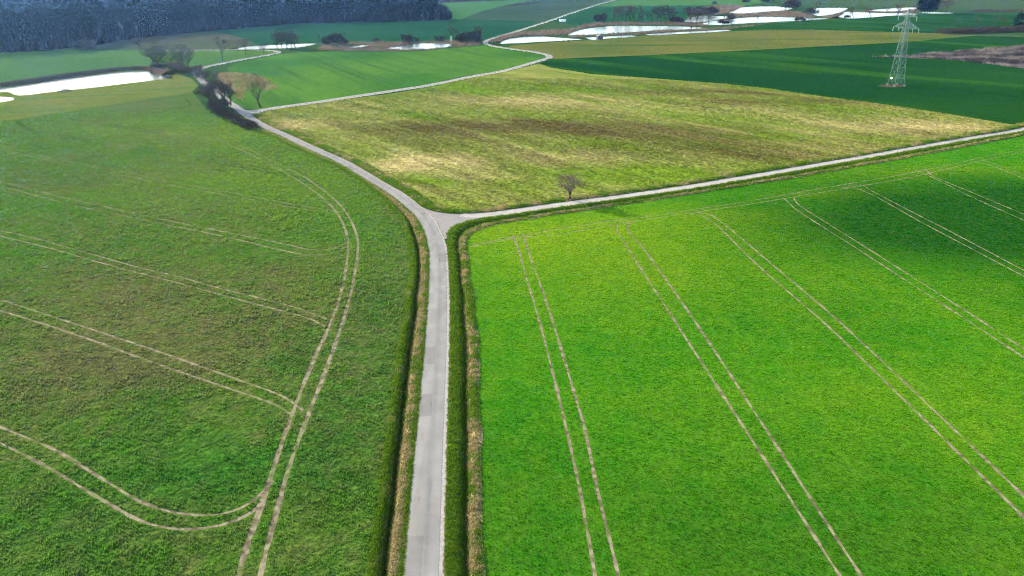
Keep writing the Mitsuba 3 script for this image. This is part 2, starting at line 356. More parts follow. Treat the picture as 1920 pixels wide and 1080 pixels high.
def asphalt(p, n, uv):
    x = uv.x + 0.02 * (N(p, 3.0, 4) - 0.5)
    c = mix((0.168, 0.173, 0.178), (0.222, 0.227, 0.231), N(p, 1.6, 3, 4))
    band = dr.exp(-dr.square((x - 0.52) / 0.10))
    c = c * (1 - 0.16 * band * (0.6 + 0.8 * N(p, 6.0, 7)))
    c = c * (1 - 0.10 * sstep(0.55, 0.7, mikit.noise(p.x * 1.3, p.y * 0.22)))
    edge = sstep(0.84, 0.87, x)
    c = mix(c, mi.Color3f(0.255, 0.252, 0.248) * (0.75 + 0.5 * N(p, 0.18, 2, 2)), edge)
    crack = dr.exp(-dr.square((x - 0.855) / 0.012)) * (0.35 + 0.65 * N(p, 1.0, 9))
    c = c * (1 - 0.55 * crack) * (0.93 + 0.14 * N(p, 0.12, 1, 2))
    k = uv.y / 11.0
    patch = dr.select(mikit.cell_rand(k, 3) < 0.22, 1.0, 0.0) * sstep(0.2, 0.22, k - dr.floor(k)) * (1 - sstep(0.6, 0.62, k - dr.floor(k))) * dr.select(mikit.cell_rand(k, 9) < 0.5, sstep(0.5, 0.51, x), 1 - sstep(0.44, 0.45, x))
    c = c * (1 - 0.20 * patch)
    web = 1 - sstep(0.004, 0.016, dr.abs(mikit.fbm(p.x / 1.7, p.y / 3.5, 0.0, octaves=3) - 0.5))
    c = c * (1 - 0.30 * web * sstep(0.45, 0.6, N(p, 9, 31)))
    mud = sstep(0.55, 0.72, N(p, 2.6, 17)) * dr.exp(-dr.square((dr.abs(x - 0.45) - 0.24) / 0.10))
    c = mix(c, (0.1660, 0.1535, 0.1286), 0.35 * mud)
    e = dr.minimum(uv.x, 1 - uv.x) * 2.98
    return mix((0.0913, 0.0954, 0.0415), c, sstep(0.02, 0.17, e + 0.34 * (N(p, 0.45, 8) - 0.5)))
diffuse('asphalt', asphalt)
diffuse('worn_asphalt', lambda p, n, uv: mix((0.1660, 0.1643, 0.1701), (0.2158, 0.2133, 0.2183), N(p, 1.3, 3, 4)) * (0.9 + 0.2 * N(p, 0.2, 1, 2)))
diffuse('pale_concrete', lambda p, n, uv: mix((0.2573, 0.2531, 0.2490), (0.3154, 0.3096, 0.3029), N(p, 1.8, 5)) * (1 - 0.18 * dr.exp(-dr.square((uv.x - 0.5) / 0.12)) * N(p, 4, 2)) * (0.92 + 0.16 * N(p, 0.3, 1, 2)))
diffuse('far_lane', lambda p, n, uv: mix((0.1826, 0.1826, 0.1826), (0.2324, 0.2324, 0.2283), N(p, 3, 5)))

def bank(p, n, uv):
    s = uv.x
    g = N(p, 1.2, 3)
    tan = mix((0.20, 0.165, 0.075), (0.42, 0.36, 0.20), g)
    green = mix((0.05, 0.11, 0.012), (0.11, 0.17, 0.02), g)
    return mix(green, tan, sstep(0.42, 0.62, s + 0.35 * (N(p, 2.3, 8) - 0.5)))
diffuse('bank_right', bank, lambda p, n, uv: N(p, 0.35, 1, 3), 0.25, 0.05)
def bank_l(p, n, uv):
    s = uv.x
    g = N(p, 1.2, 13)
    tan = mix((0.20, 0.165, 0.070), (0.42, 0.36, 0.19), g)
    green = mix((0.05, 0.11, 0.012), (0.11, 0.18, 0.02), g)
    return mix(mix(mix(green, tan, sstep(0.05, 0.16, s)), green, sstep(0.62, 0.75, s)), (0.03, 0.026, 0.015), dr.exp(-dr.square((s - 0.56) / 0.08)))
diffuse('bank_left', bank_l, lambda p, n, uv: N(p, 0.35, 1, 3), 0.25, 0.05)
diffuse('verge_turf', lambda p, n, uv: mix(mix((0.09, 0.15, 0.02), (0.16, 0.21, 0.03), N(p, 1.5, 3)), (0.38, 0.33, 0.17), dr.clip((N(p, 3.0, 9) - 0.42) * 2.5, 0, 1)), lambda p, n, uv: N(p, 0.4, 1, 3), 0.25, 0.05)
vc = {'type': 'mesh_attribute', 'name': 'vertex_color'}
scene['grass_blade'] = {'type': 'principledthin', 'base_color': vc, 'roughness': 0.6, 'diff_trans': 0.6, 'spec_trans': 0.0, 'eta': 1.35}
diffuse('earth_soil', lambda p, n, uv: mix((0.045, 0.035, 0.022), (0.075, 0.06, 0.04), N(p, 0.8, 3)))
scene['pond_water'] = {'type': 'bumpmap', 'arbitrary': mikit.proc(lambda p, n, uv: mikit.fbm(p.x / 1.6, p.y / 0.9, 0.0, octaves=2), eps=0.05), 'scale': 0.03,
                       'bsdf': {'type': 'principled', 'base_color': {'type': 'rgb', 'value': [0.03, 0.04, 0.04]}, 'roughness': 0.16, 'specular': 0.25}}
def bark_fn(a, b, s=3.0):
    return lambda p, n, uv: mix(a, b, mikit.fbm(p.x * s, p.y * s, p.z * s * 0.4, octaves=2))
diffuse('bark', bark_fn((0.045, 0.036, 0.028), (0.11, 0.092, 0.07)))
diffuse('pale_bark', bark_fn((0.09, 0.085, 0.08), (0.24, 0.23, 0.22), 1.0))
diffuse('forest_bark', bark_fn((0.022, 0.019, 0.018), (0.05, 0.040, 0.035), 1.0))
diffuse('twig_tan', bark_fn((0.16, 0.12, 0.085), (0.26, 0.20, 0.14), 2.0))
diffuse('twig_brown', bark_fn((0.095, 0.066, 0.045), (0.17, 0.12, 0.08), 1.0))
diffuse('twig_grey', bark_fn((0.062, 0.048, 0.036), (0.115, 0.09, 0.068), 1.0))
diffuse('twig_dark', bark_fn((0.030, 0.024, 0.019), (0.080, 0.062, 0.047), 0.8))
diffuse('twig_russet', bark_fn((0.15, 0.095, 0.06), (0.25, 0.16, 0.11), 0.8))
diffuse('forest_litter', lambda p, n, uv: mix((0.012, 0.009, 0.007), (0.026, 0.019, 0.013), N(p, 3, 3)))
diffuse('forest_twig', bark_fn((0.010, 0.0085, 0.0085), (0.026, 0.020, 0.018), 0.4))
leaf('pine_needles', lambda p, n, uv: mix((0.006, 0.020, 0.011), (0.018, 0.040, 0.018), mikit.fbm(p.x / 3, p.y / 3, p.z / 3, octaves=2)), 0.3)
diffuse('pine_needles', lambda p, n, uv: mix((0.0025, 0.0075, 0.0055), (0.008, 0.016, 0.009), mikit.fbm(p.x / 3, p.y / 3, p.z / 3, octaves=2)))
leaf('reed_stalk', lambda p, n, uv: mix((0.10, 0.072, 0.058), (0.24, 0.185, 0.14), N(p, 9, 3)), 0.4)
leaf('dry_grass_stalk', lambda p, n, uv: mix((0.045, 0.042, 0.046), (0.20, 0.18, 0.17), sstep(0.36, 0.64, mikit.fbm(p.x / 14, p.y / 7, 0.0, octaves=3))), 0.4)
diffuse('heath_soil', lambda p, n, uv: mix((0.016, 0.015, 0.020), (0.075, 0.066, 0.064), sstep(0.38, 0.60, mikit.fbm(p.x / 9, p.y / 9, 0.0, octaves=4))))
leaf('straw_bush', lambda p, n, uv: mix((0.17, 0.13, 0.065), (0.30, 0.235, 0.135), N(p, 4, 3)), 0.5)
scene['galvanised'] = {'type': 'principled', 'base_color': mikit.proc(lambda p, n, uv: mix((0.036, 0.098, 0.115), (0.066, 0.14, 0.16), mikit.fbm(p.x, p.y, p.z * 0.6, octaves=2))), 'roughness': 0.5, 'specular': 0.4}
scene['white_paint'] = {'type': 'principled', 'base_color': {'type': 'rgb', 'value': [0.75, 0.75, 0.74]}, 'roughness': 0.5}
scene['dark_board'] = {'type': 'diffuse', 'reflectance': {'type': 'rgb', 'value': [0.10, 0.10, 0.12]}}
scene['ceramic'] = {'type': 'principled', 'base_color': {'type': 'rgb', 'value': [0.30, 0.38, 0.36]}, 'roughness': 0.25}

# ------------------------------------------------------------------ roads
rng = np.random.default_rng(11)
main_line = spline([(-5.43, 31.37), (-6.31, 44.77), (-7.24, 59.45), (-8.74, 83.49), (-9.67, 96.53), (-10.73, 108.80), (-11.77, 118.05), (-13.11, 125.21), (-15.58, 134.49), (-19.01, 142.63), (-22.83, 150.87), (-27.97, 160.06), (-33.38, 169.88), (-39.42, 180.17), (-49.96, 195.09), (-60.97, 211.47), (-71.64, 226.82), (-80.19, 241.59), (-88.20, 256.38), (-96.57, 271.12), (-108.83, 295.91), (-120.40, 317.10), (-131.41, 339.54), (-138.54, 356.92), (-141.02, 372.77), (-140.20, 382.94), (-134.15, 411.52), (-129.04, 431.01), (-127.02, 442.97), (-128.31, 450.78), (-133.64, 457.21), (-146.94, 461.83), (-160.81, 461.16), (-176.43, 460.50), (-196.68, 458.85)], 1.5)
cut = int(np.argmin(np.linalg.norm(main_line - np.array((-80.19, 241.59)), axis=1)))
near_line, back_line = main_line[:cut + 1], main_line[cut:]
W_MAIN = 2.98
road_r, road_l = side(near_line, -W_MAIN / 2), side(near_line, W_MAIN / 2)
side_line = spline([(-8.76, 135.82), (-5.69, 135.14), (0.00, 137.34), (3.90, 139.48), (13.08, 144.34), (22.29, 149.14), (28.61, 152.73), (34.50, 155.69), (43.77, 160.51), (53.40, 165.11), (63.86, 170.85), (75.83, 178.92), (91.04, 189.62), (107.10, 199.83), (123.24, 209.54), (139.64, 217.51), (191.61, 251.61)], 1.5)
W_SIDE = 3.0
far_line = spline([(-80.69, 246.40), (-79.95, 249.40), (-76.89, 254.46), (-71.09, 260.34), (-63.98, 267.28), (-58.33, 274.58), (-49.86, 289.50), (-41.84, 301.35), (-31.81, 310.98), (-23.26, 321.19), (-12.35, 342.05), (0.00, 368.25), (13.09, 401.12), (18.42, 415.55), (19.60, 423.85), (17.56, 435.42), (10.84, 450.78), (0.00, 467.21), (-11.04, 486.68), (-15.98, 503.81), (-16.28, 524.28), (-12.35, 546.42), (0.00, 599.37), (33.87, 754.93), (76.90, 964.17), (167.94, 1356.22), (346.88, 1889.83)], 2.0)
W_FAR = 3.2
def ribbon(line, w): return LineString(line).buffer(w / 2, cap_style='flat', join_style='round')
P_main, P_back, P_side, P_far = ribbon(near_line, W_MAIN), ribbon(back_line, 2.8), ribbon(side_line, W_SIDE), ribbon(far_line, W_FAR)
P_junction = Polygon([(-14.11, 130.00), (-17.68, 142.26), (-16.39, 140.41), (-15.04, 138.61), (-11.96, 136.51), (-8.77, 135.99), (-6.69, 136.32), (-5.27, 136.84), (-5.17, 133.81), (-7.42, 131.87), (-9.32, 129.68), (-10.35, 127.41), (-10.70, 124.92), (-10.55, 121.82), (-11.54, 121.27)]).difference(P_main).difference(P_side)
P_fork = Polygon([(-88.55, 258.54), (-84.69, 251.24), (-80.85, 252.39), (-77.17, 255.47), (-76.18, 251.95), (-78.01, 248.47), (-77.93, 242.68), (-74.90, 233.63), (-77.28, 235.27), (-84.56, 248.20)]).difference(unary_union([P_main, P_back, P_far]))
P_far = P_far.difference(unary_union([P_main, P_back])); P_back = P_back.difference(P_main); P_side = P_side.difference(P_main)
roads = unary_union([P_main, P_back, P_side, P_far, P_junction, P_fork])

flat0 = lambda s: 0 * s
camber = lambda s: 0.05 + 0.03 * (1 - (2 * s - 1) ** 2)
m, uv = loft(road_l, road_r, camber, 5); structure('road', m, 'asphalt', 'pale grey asphalt lane with a darker middle running from the foreground to the bend', 'road', True, uv)
sl = side_line
m, uv = loft(side(sl, W_SIDE / 2), side(sl, -W_SIDE / 2), lambda s: camber(s) + 0.004, 5); structure('side_road', m, 'pale_concrete', 'straight whitish concrete lane leaving the junction to the right', 'road', True, uv)
fl = far_line
m, uv = loft(side(fl, W_FAR / 2), side(fl, -W_FAR / 2), lambda s: camber(s) + 0.10, 3); structure('farm_road', m, 'far_lane', 'narrow lane that crosses the fields behind the brown field and bends at the ponds', 'road', True, uv)
bl = back_line
m, uv = loft(side(bl, 1.4), side(bl, -1.4), lambda s: camber(s) + 0.012, 3); structure('track_road', m, 'far_lane', 'narrow lane looping behind the hedge towards the far left pond', 'road', True, uv)
structure('junction', sheet(P_junction, 0.045), 'worn_asphalt', 'flared asphalt of the junction beside the bare tree', 'road')
structure('junction_001', sheet(P_fork, 0.045), 'worn_asphalt', 'flared asphalt of the fork next to the dark hedge', 'road')

# ------------------------------------------------------------------ ditches and verges beside the roads
wheat_edge = spline([(-0.89, 31.37), (-1.87, 44.77), (-2.65, 59.45), (-3.93, 83.49), (-4.47, 88.80), (-5.64, 102.34), (-7.15, 118.05), (-7.19, 122.10), (-6.23, 125.79), (-3.19, 129.36), (3.75, 133.30), (16.17, 140.15), (24.19, 144.57), (33.32, 149.84), (47.81, 157.13), (62.46, 164.10), (83.80, 177.54), (107.97, 193.64), (122.73, 203.52), (137.41, 212.02), (185.78, 243.42)], 1.0)
def ragged(p, amp, seed):
    return side(p, ((meshkit.fbm(np.column_stack([p / 7.0, 0 * p[:, 0]]), 2, seed) - 0.5) * 1.2 + (meshkit.fbm(np.column_stack([p / 1.1, 0 * p[:, 0]]), 2, seed + 1) - 0.5) * 0.5) * amp)
wheat_edge = ragged(wheat_edge, 0.55, 51)
rape_edge = spline([(-9.50, 31.37), (-10.40, 44.77), (-11.55, 59.45), (-13.29, 83.49), (-13.48, 88.80), (-14.76, 106.57), (-16.88, 121.27), (-19.48, 132.53), (-22.58, 141.12), (-27.81, 153.14), (-37.82, 172.24), (-47.73, 185.68), (-58.30, 201.50), (-65.93, 212.34), (-72.32, 219.14), (-79.60, 227.91), (-88.09, 239.23), (-93.19, 245.92)], 1.0)
rape_edge = ragged(rape_edge, 0.6, 52)
i_cross = int(np.argmin(np.linalg.norm(road_r - np.array((-10.55, 121.82)), axis=1)))
j_cross = int(np.argmin(np.linalg.norm(side(sl, -W_SIDE / 2) - np.array((-3.31, 134.79)), axis=1)))
inner_r = spline(np.vstack([road_r[:i_cross:4], [(-10.70, 124.92), (-10.35, 127.41), (-9.32, 129.68), (-7.42, 131.87)], side(sl, -W_SIDE / 2)[j_cross::4]]), 0.7)
outer_r = match(inner_r, wheat_edge)
def prof_right(s):
    return 0.04 - 0.75 * np.exp(-((s - 0.53) / 0.15) ** 2) + 0.04 * np.sin(np.pi * s)
m, uv = loft(inner_r, outer_r, lambda s: prof_right(s) * np.minimum(1, 6 * np.minimum(s, 1 - s) + 0.0) + 0.03 * (1 - s), 15, 0.10, 3)
structure('ditch', m, 'bank_right', 'grassy ditch with a tan far bank between the lane and the bright green field', 'ditch', True, uv)
V_right, NS = m[0].reshape(len(inner_r), 15, 3), 15
inner_l = road_l
outer_l = match(inner_l, rape_edge)
gap = np.linalg.norm(outer_l - inner_l, axis=1)
def prof_left(s):
    return -1.0 * np.exp(-((s - 0.56) / 0.13) ** 2) + 0.16 * np.exp(-((s - 0.86) / 0.10) ** 2)
m, uv = loft(inner_l, outer_l, lambda s: prof_left(s) * np.minimum(1, 6 * np.minimum(s, 1 - s)) + 0.04 * (1 - s), 15, 0.08, 4)
fade = np.clip(1.25 - np.maximum(0, inner_l[:, 1] - 118) / 40, 0.05, 1)
V = m[0].reshape(len(inner_l), 15, 3); hh = height(V[..., 0], V[..., 1]); V[..., 2] = hh + (V[..., 2] - hh) * fade[:, None]
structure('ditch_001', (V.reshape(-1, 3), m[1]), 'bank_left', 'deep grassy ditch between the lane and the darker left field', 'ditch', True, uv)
V_left = V
# the verge on the stubble side: up the lane, round the corner, along the side road
i_b = int(np.argmin(np.linalg.norm(road_r - np.array((-17.68, 142.26)), axis=1)))
j_b = int(np.argmin(np.linalg.norm(side(sl, W_SIDE / 2) - np.array((-5.27, 136.84)), axis=1)))
inner_b = spline(np.vstack([road_r[:i_b - 1:-4], [(-16.39, 140.41), (-15.04, 138.61), (-11.96, 136.51), (-8.77, 135.99), (-6.69, 136.32)], side(sl, W_SIDE / 2)[j_b::4]]), 0.8)
outer_b = side(inner_b, np.full(len(inner_b), 2.6))
def prof_b(s): return 0.04 + 0.18 * np.exp(-((s - 0.45) / 0.12) ** 2) - 0.35 * np.exp(-((s - 0.7) / 0.12) ** 2)
m, uv = loft(inner_b, outer_b, lambda s: prof_b(s) * np.minimum(1, 6 * np.minimum(s, 1 - s)), 9, 0.10, 5)
structure('verge', m, 'verge_turf', 'rough grass verge between the lanes and the brown field', 'verge', True, uv)
V_b = m[0].reshape(len(inner_b), 9, 3)

def strip_poly(A, B): return Polygon(np.vstack([A, B[::-1]])).buffer(0)
P_ditch_r, P_ditch_l, P_verge = strip_poly(inner_r, outer_r), strip_poly(inner_l, outer_l), strip_poly(inner_b, outer_b)
corridor = unary_union([roads, P_ditch_r, P_ditch_l, P_verge]).buffer(0.02).buffer(-0.02)

# water standing in the ditch
k = [i for i in range(len(inner_r)) if 78 < inner_r[i, 1] < 116 and inner_r[i, 0] < -2]
A = (inner_r * 0.55 + outer_r * 0.45)[k]; B = (inner_r * 0.40 + outer_r * 0.60)[k]
m, uv = loft(A, B, lambda s: 0 * s - 0.56, 2); structure('ditch_water', m, 'pond_water', 'thin strip of water at the bottom of the ditch beside the lane', 'water')

# ------------------------------------------------------------------ ponds
PONDS = {
 'a': [(-197.06, 274.77), (-197.85, 293.10), (-192.27, 303.16), (-189.26, 310.76), (-184.86, 330.56), (-177.91, 345.15), (-171.54, 355.91), (-163.25, 361.02), (-151.17, 348.99), (-140.39, 334.10), (-142.82, 328.82), (-149.14, 318.73), (-158.59, 303.91), (-166.81, 293.10), (-173.56, 283.65), (-184.27, 293.10), (-189.32, 279.78), (-190.39, 267.56)],
 'b': [(-180.79, 245.92), (-186.11, 274.77), (-179.73, 282.35), (-170.06, 274.77), (-170.82, 267.56), (-173.61, 255.23)],
 'c': [(-157.14, 465.51), (-157.99, 477.64), (-152.43, 490.01), (-138.80, 498.36), (-126.36, 506.98), (-120.97, 507.78), (-120.51, 496.05), (-123.74, 479.42), (-131.79, 472.37), (-142.73, 467.89)],
 'd': [(-95.07, 475.87), (-92.46, 488.53), (-87.09, 497.97), (-83.55, 496.05), (-85.49, 488.53), (-89.22, 477.64)],
 'e': [(-72.94, 472.37), (-68.90, 483.02), (-63.79, 492.26), (-59.60, 505.79), (-52.67, 508.58), (-38.64, 505.79), (-36.36, 492.26), (-38.07, 481.21), (-44.44, 472.37), (-49.86, 465.51), (-57.21, 463.83), (-64.74, 463.83)],
 'f': [(-8.12, 501.85), (-5.13, 528.56), (0.71, 551.06), (18.22, 564.49), (35.59, 551.06), (45.99, 539.14), (30.64, 526.41), (13.35, 515.90), (0.00, 505.79)],
 'g': [(39.11, 583.25), (47.85, 619.31), (58.19, 646.29), (68.22, 663.34), (82.81, 678.47), (108.96, 678.47), (130.49, 677.07), (151.03, 660.00), (138.87, 640.59), (110.67, 625.25), (82.24, 602.15), (56.41, 583.25), (41.47, 573.98)],
 'h': [(48.80, 555.79), (65.80, 566.47), (83.52, 575.50), (85.39, 565.48), (67.34, 548.73), (51.92, 535.57)],
 'i': [(92.54, 585.88), (108.14, 599.37), (122.36, 608.90), (148.90, 625.25), (165.97, 633.75), (161.88, 619.31), (144.19, 604.94), (129.34, 595.53), (108.59, 580.65), (97.09, 574.49)],
 'j': [(153.32, 737.99), (175.92, 820.74), (194.26, 843.80), (211.56, 837.39), (219.80, 825.87), (195.28, 781.82), (164.54, 733.05)],
 'k': [(158.65, 706.24), (184.90, 759.29), (204.11, 777.21), (216.33, 800.82), (254.55, 828.98), (280.16, 810.66), (301.33, 795.02), (275.59, 768.15), (225.16, 731.42), (202.64, 717.83), (187.12, 702.46), (166.47, 691.35)],
 'l': [(233.51, 904.97), (265.97, 993.00), (292.95, 1064.50), (333.38, 1090.64), (351.27, 1064.50), (313.73, 964.17), (289.08, 943.61), (250.24, 896.40)],
 'm': [(329.54, 936.94), (357.25, 1000.47), (385.42, 1042.82), (413.34, 1042.82), (376.03, 950.37), (336.66, 875.07), (309.50, 841.66), (311.92, 863.65)],
 'n': [(322.30, 825.87), (348.99, 880.89), (376.79, 936.94), (396.77, 913.70), (424.87, 898.83), (431.75, 886.79), (392.46, 852.51), (346.05, 810.66), (323.21, 795.02)],
 'o': [(412.03, 971.22), (442.15, 1005.01), (487.36, 1047.75), (509.58, 1059.42), (485.89, 1008.06), (445.88, 957.22), (421.64, 936.94)],
 'p': [(447.04, 918.77), (466.01, 923.89), (480.07, 911.19), (467.26, 896.40), (449.03, 901.27)],
}
# the dam behind the left pond
dl = spline([(-202.20, 282.35), (-201.48, 298.77), (-195.46, 308.44), (-192.47, 316.30), (-187.22, 334.99), (-180.77, 350.94), (-174.38, 362.06), (-165.62, 366.48), (-155.30, 358.96), (-145.50, 345.15)], 2.0)
m, uv = loft(side(dl, 3.0), side(dl, -3.2), lambda s: 1.5 * np.clip(np.sin(np.pi * np.clip(s, 0, 1)), 0, 1) ** 0.7 - 0.1, 9, 0.15, 8)
structure('dam', m, 'earth_soil', 'dark earth bank along the far side of the left pond', 'dam', True, uv)
P_dam = strip_poly(side(dl, 3.0), side(dl, -3.2))
NAMES = {'a': 'long white pond in front of the forest at the left', 'b': 'corner of a second white pond cut by the left edge', 'c': 'narrow pond with a bare tree clump in the water', 'd': 'small pool among the reeds',
         'e': 'shallow reed-fringed pond beside the small white post', 'f': 'white pond nearest the bend of the lane', 'g': 'long pond below the purple reed bank', 'h': 'sliver of water beside the small grey hut', 'i': 'thin strip of water below the reed dam',
         'j': 'small pond behind the bare trees and narrow dam', 'k': 'long pond between two dams, dead trees standing in it', 'l': 'far pond at the top beside the brown reed tongue', 'm': 'rounded far pond behind the curved dam', 'n': 'pond along the dark green field behind the pylon', 'o': 'farthest pond strip near the big dark trees', 'p': 'thin line of water in front of the big dark trees'}
PP = {}
for k_, c in PONDS.items():
    q = spline(c + [c[0]], 3.0)
    PP[k_] = Polygon(q).buffer(0)
    if k_ in 'ab': PP[k_] = PP[k_].difference(P_dam.buffer(-0.3))
    structure(fresh('pond'), sheet(PP[k_], -0.12), 'pond_water', NAMES[k_], 'pond')
ponds = unary_union(list(PP.values()))

# ------------------------------------------------------------------ fields
R = {}
R['wheat'] = Polygon(np.vstack([wheat_edge, [(212.30, 203.82), (51.67, 31.37)]])).buffer(0)
R['rape'] = Polygon(np.vstack([rape_edge, [(-96.93, 253.11), (-107.74, 276.00), (-116.12, 292.41), (-123.82, 278.51), (-130.93, 262.95), (-140.81, 244.92), (-148.70, 230.85), (-163.85, 199.80), (-129.97, 108.80), (-55.24, 31.37)]])).buffer(0)
R['stubble'] = Polygon(np.vstack([[(-75.51, 233.58), (-77.61, 242.70), (-77.73, 247.50), (-76.32, 252.45), (-57.82, 272.04), (-31.58, 308.58), (0.00, 362.89), (12.74, 390.06), (18.26, 371.92), (34.18, 347.06), (65.54, 331.94), (84.64, 320.92), (97.40, 307.09), (112.35, 272.87), (124.28, 255.49), (135.51, 236.70), (139.73, 228.24), (146.41, 217.38), (143.60, 212.83), (133.59, 212.81), (33.88, 152.63), (-8.46, 133.82), (-15.24, 135.83), (-39.14, 178.77)]])).buffer(0)
R['dark'] = Polygon([(12.09, 385.38), (19.59, 411.52), (43.88, 421.05), (70.13, 431.01), (107.65, 447.62), (143.44, 465.18), (189.98, 488.53), (242.74, 513.85), (320.20, 570.45), (344.49, 555.79), (423.78, 528.56), (208.50, 231.77), (159.10, 218.89), (146.41, 217.38), (139.73, 228.24), (135.51, 236.70), (124.28, 255.49), (112.35, 272.87), (97.40, 307.09), (84.64, 320.92), (65.54, 331.94), (34.18, 347.06), (18.26, 371.92)]).buffer(0)
R['heath'] = Polygon([(183.76, 421.05), (206.25, 428.12), (240.21, 450.78), (271.81, 470.64), (303.96, 488.53), (413.25, 537.35), (276.13, 325.19), (231.59, 368.41), (226.62, 385.25), (219.94, 406.26), (201.04, 416.91)]).buffer(0)
R['olive'] = Polygon([(-3.05, 470.64), (0.00, 492.26), (23.28, 513.85), (51.67, 532.92), (92.01, 570.45), (143.54, 602.15), (194.80, 637.46), (228.57, 634.37), (252.36, 622.27), (288.37, 604.94), (306.21, 593.90), (321.57, 572.96), (242.74, 513.85), (143.44, 465.18), (70.13, 431.01), (19.59, 411.52), (17.22, 441.44)]).buffer(0)
R['far_dark'] = Polygon([(100.23, 575.50), (131.31, 599.37), (165.34, 631.30), (193.34, 684.14), (219.89, 713.93), (305.43, 781.82), (405.61, 869.32), (465.97, 892.77), (536.87, 875.07), (721.28, 841.66), (497.43, 575.50), (369.10, 596.63), (306.21, 593.90), (252.36, 622.27), (194.80, 637.46), (143.54, 602.15)]).buffer(0)
R['rolling'] = Polygon([(-114.11, 327.09), (-129.18, 369.49), (-132.50, 390.02), (-128.78, 411.52), (-124.65, 435.42), (-116.38, 447.62), (-99.60, 450.78), (-69.83, 447.62), (-47.52, 457.21), (-30.98, 477.64), (-19.00, 488.53), (-15.05, 494.15), (0.00, 463.83), (17.45, 432.47), (18.53, 418.28), (13.21, 404.96), (0.00, 371.44), (-31.98, 312.81), (-58.72, 276.52), (-77.32, 255.99), (-80.01, 252.41), (-85.01, 252.26), (-95.09, 269.92)]).buffer(0)
R['pond_meadow'] = Polygon([(-148.70, 230.85), (-140.81, 244.92), (-130.93, 262.95), (-123.82, 278.51), (-116.12, 292.41), (-120.57, 310.76), (-130.49, 330.56), (-143.16, 348.99), (-159.67, 369.49), (-179.82, 361.02), (-198.74, 313.90), (-208.13, 269.92), (-188.03, 212.75), (-163.85, 199.80)]).buffer(0)
R['valley'] = Polygon([(-334.92, 407.56), (-279.32, 447.62), (-262.58, 463.83), (-200.12, 458.52), (-159.92, 458.52), (-132.72, 453.97), (-128.32, 444.51), (-135.41, 415.55), (-141.02, 385.27), (-142.41, 367.34), (-149.06, 361.02), (-166.92, 369.49), (-176.32, 366.27), (-186.52, 350.94), (-199.70, 315.49), (-217.03, 258.49)]).buffer(0)
R['rough'] = Polygon([(-352.56, 412.85), (-279.32, 447.62), (-263.15, 460.50), (-253.30, 488.53), (-252.67, 551.06), (-240.08, 591.21), (-223.28, 619.31), (-191.38, 570.45), (-159.66, 511.81), (-156.59, 463.83), (-161.25, 462.49), (-201.51, 461.83), (-264.43, 467.21)]).buffer(0)
R['bluish'] = Polygon([(-223.28, 619.31), (-206.69, 670.14), (-185.21, 721.78), (-150.60, 733.87), (-65.09, 781.82), (19.35, 754.93), (22.66, 706.24), (-10.77, 555.79), (-18.22, 511.81), (-33.38, 515.90), (-88.16, 524.28), (-119.25, 511.81), (-154.25, 496.05), (-159.66, 511.81), (-191.38, 570.45)]).buffer(0)
R['far_light'] = Polygon([(-66.09, 781.82), (-83.59, 993.00), (-123.70, 1231.47), (-49.69, 1303.44), (34.45, 1356.22), (-7.30, 1146.90), (-35.88, 936.94), (-47.57, 781.82)]).buffer(0)
R['fallow'] = Polygon([(-47.57, 781.82), (-35.88, 936.94), (-7.30, 1146.90), (35.88, 1413.39), (155.02, 1356.22), (78.01, 978.37), (41.01, 800.82), (19.35, 754.93)]).buffer(0)
R['far_bright'] = Polygon([(151.51, 1254.57), (205.52, 1543.33), (645.92, 1889.83), (347.51, 1187.71), (312.19, 1127.52), (244.01, 1127.52), (111.13, 1090.64)]).buffer(0)
R['far_bluish'] = Polygon([(34.45, 746.37), (75.81, 950.37), (111.13, 1090.64), (190.19, 1127.52), (265.54, 1127.52), (165.24, 781.82), (102.97, 729.79), (60.29, 670.14)]).buffer(0)
INFO = {'wheat': ('crop_field', 'wheat_soil', 'bright green young wheat field right of the lane with parallel wheel tracks', 'field'),
        'rape': ('crop_field', 'rape_soil', 'patchy green and olive crop field left of the lane', 'field'),
        'stubble': ('stubble_field', 'stubble_ground', 'tan and yellow-green streaked field behind the junction', 'field'),
        'heath': ('heath', 'heath_soil', 'grey-brown rough patch of dry tussocks right of the pylon', 'heath'),
        'dark': ('crop_field', 'dark_crop', 'dark green field around the foot of the pylon', 'field'),
        'olive': ('meadow', 'olive_grass', 'olive meadow strip in front of the pond chain', 'meadow'),
        'far_dark': ('crop_field', 'dark_crop', 'dark green field behind the top of the pylon', 'field'),
        'rolling': ('crop_field', 'rolling_crop', 'rolling green field inside the bend of the narrow lane', 'field'),
        'pond_meadow': ('meadow', 'pond_grass', 'olive grass strip between the left pond and the left crop field', 'meadow'),
        'valley': ('crop_field', 'valley_crop', 'light green field between the left pond and the forest', 'field'),
        'rough': ('meadow', 'rough_grass', 'brownish rough meadow at the foot of the forest', 'meadow'),
        'bluish': ('crop_field', 'bluish_crop', 'bluish green field between forest and reed pond', 'field'),
        'far_light': ('crop_field', 'far_crop', 'light green field beyond the end of the forest', 'field'),
        'fallow': ('crop_field', 'fallow', 'dull grey-green wedge of field left of the far lane', 'field'),
        'far_bright': ('crop_field', 'far_crop', 'bright green field strip at the top right of the far lane', 'field'),
        'far_bluish': ('crop_field', 'bluish_crop', 'bluish green field behind the row of bare trees', 'field')}

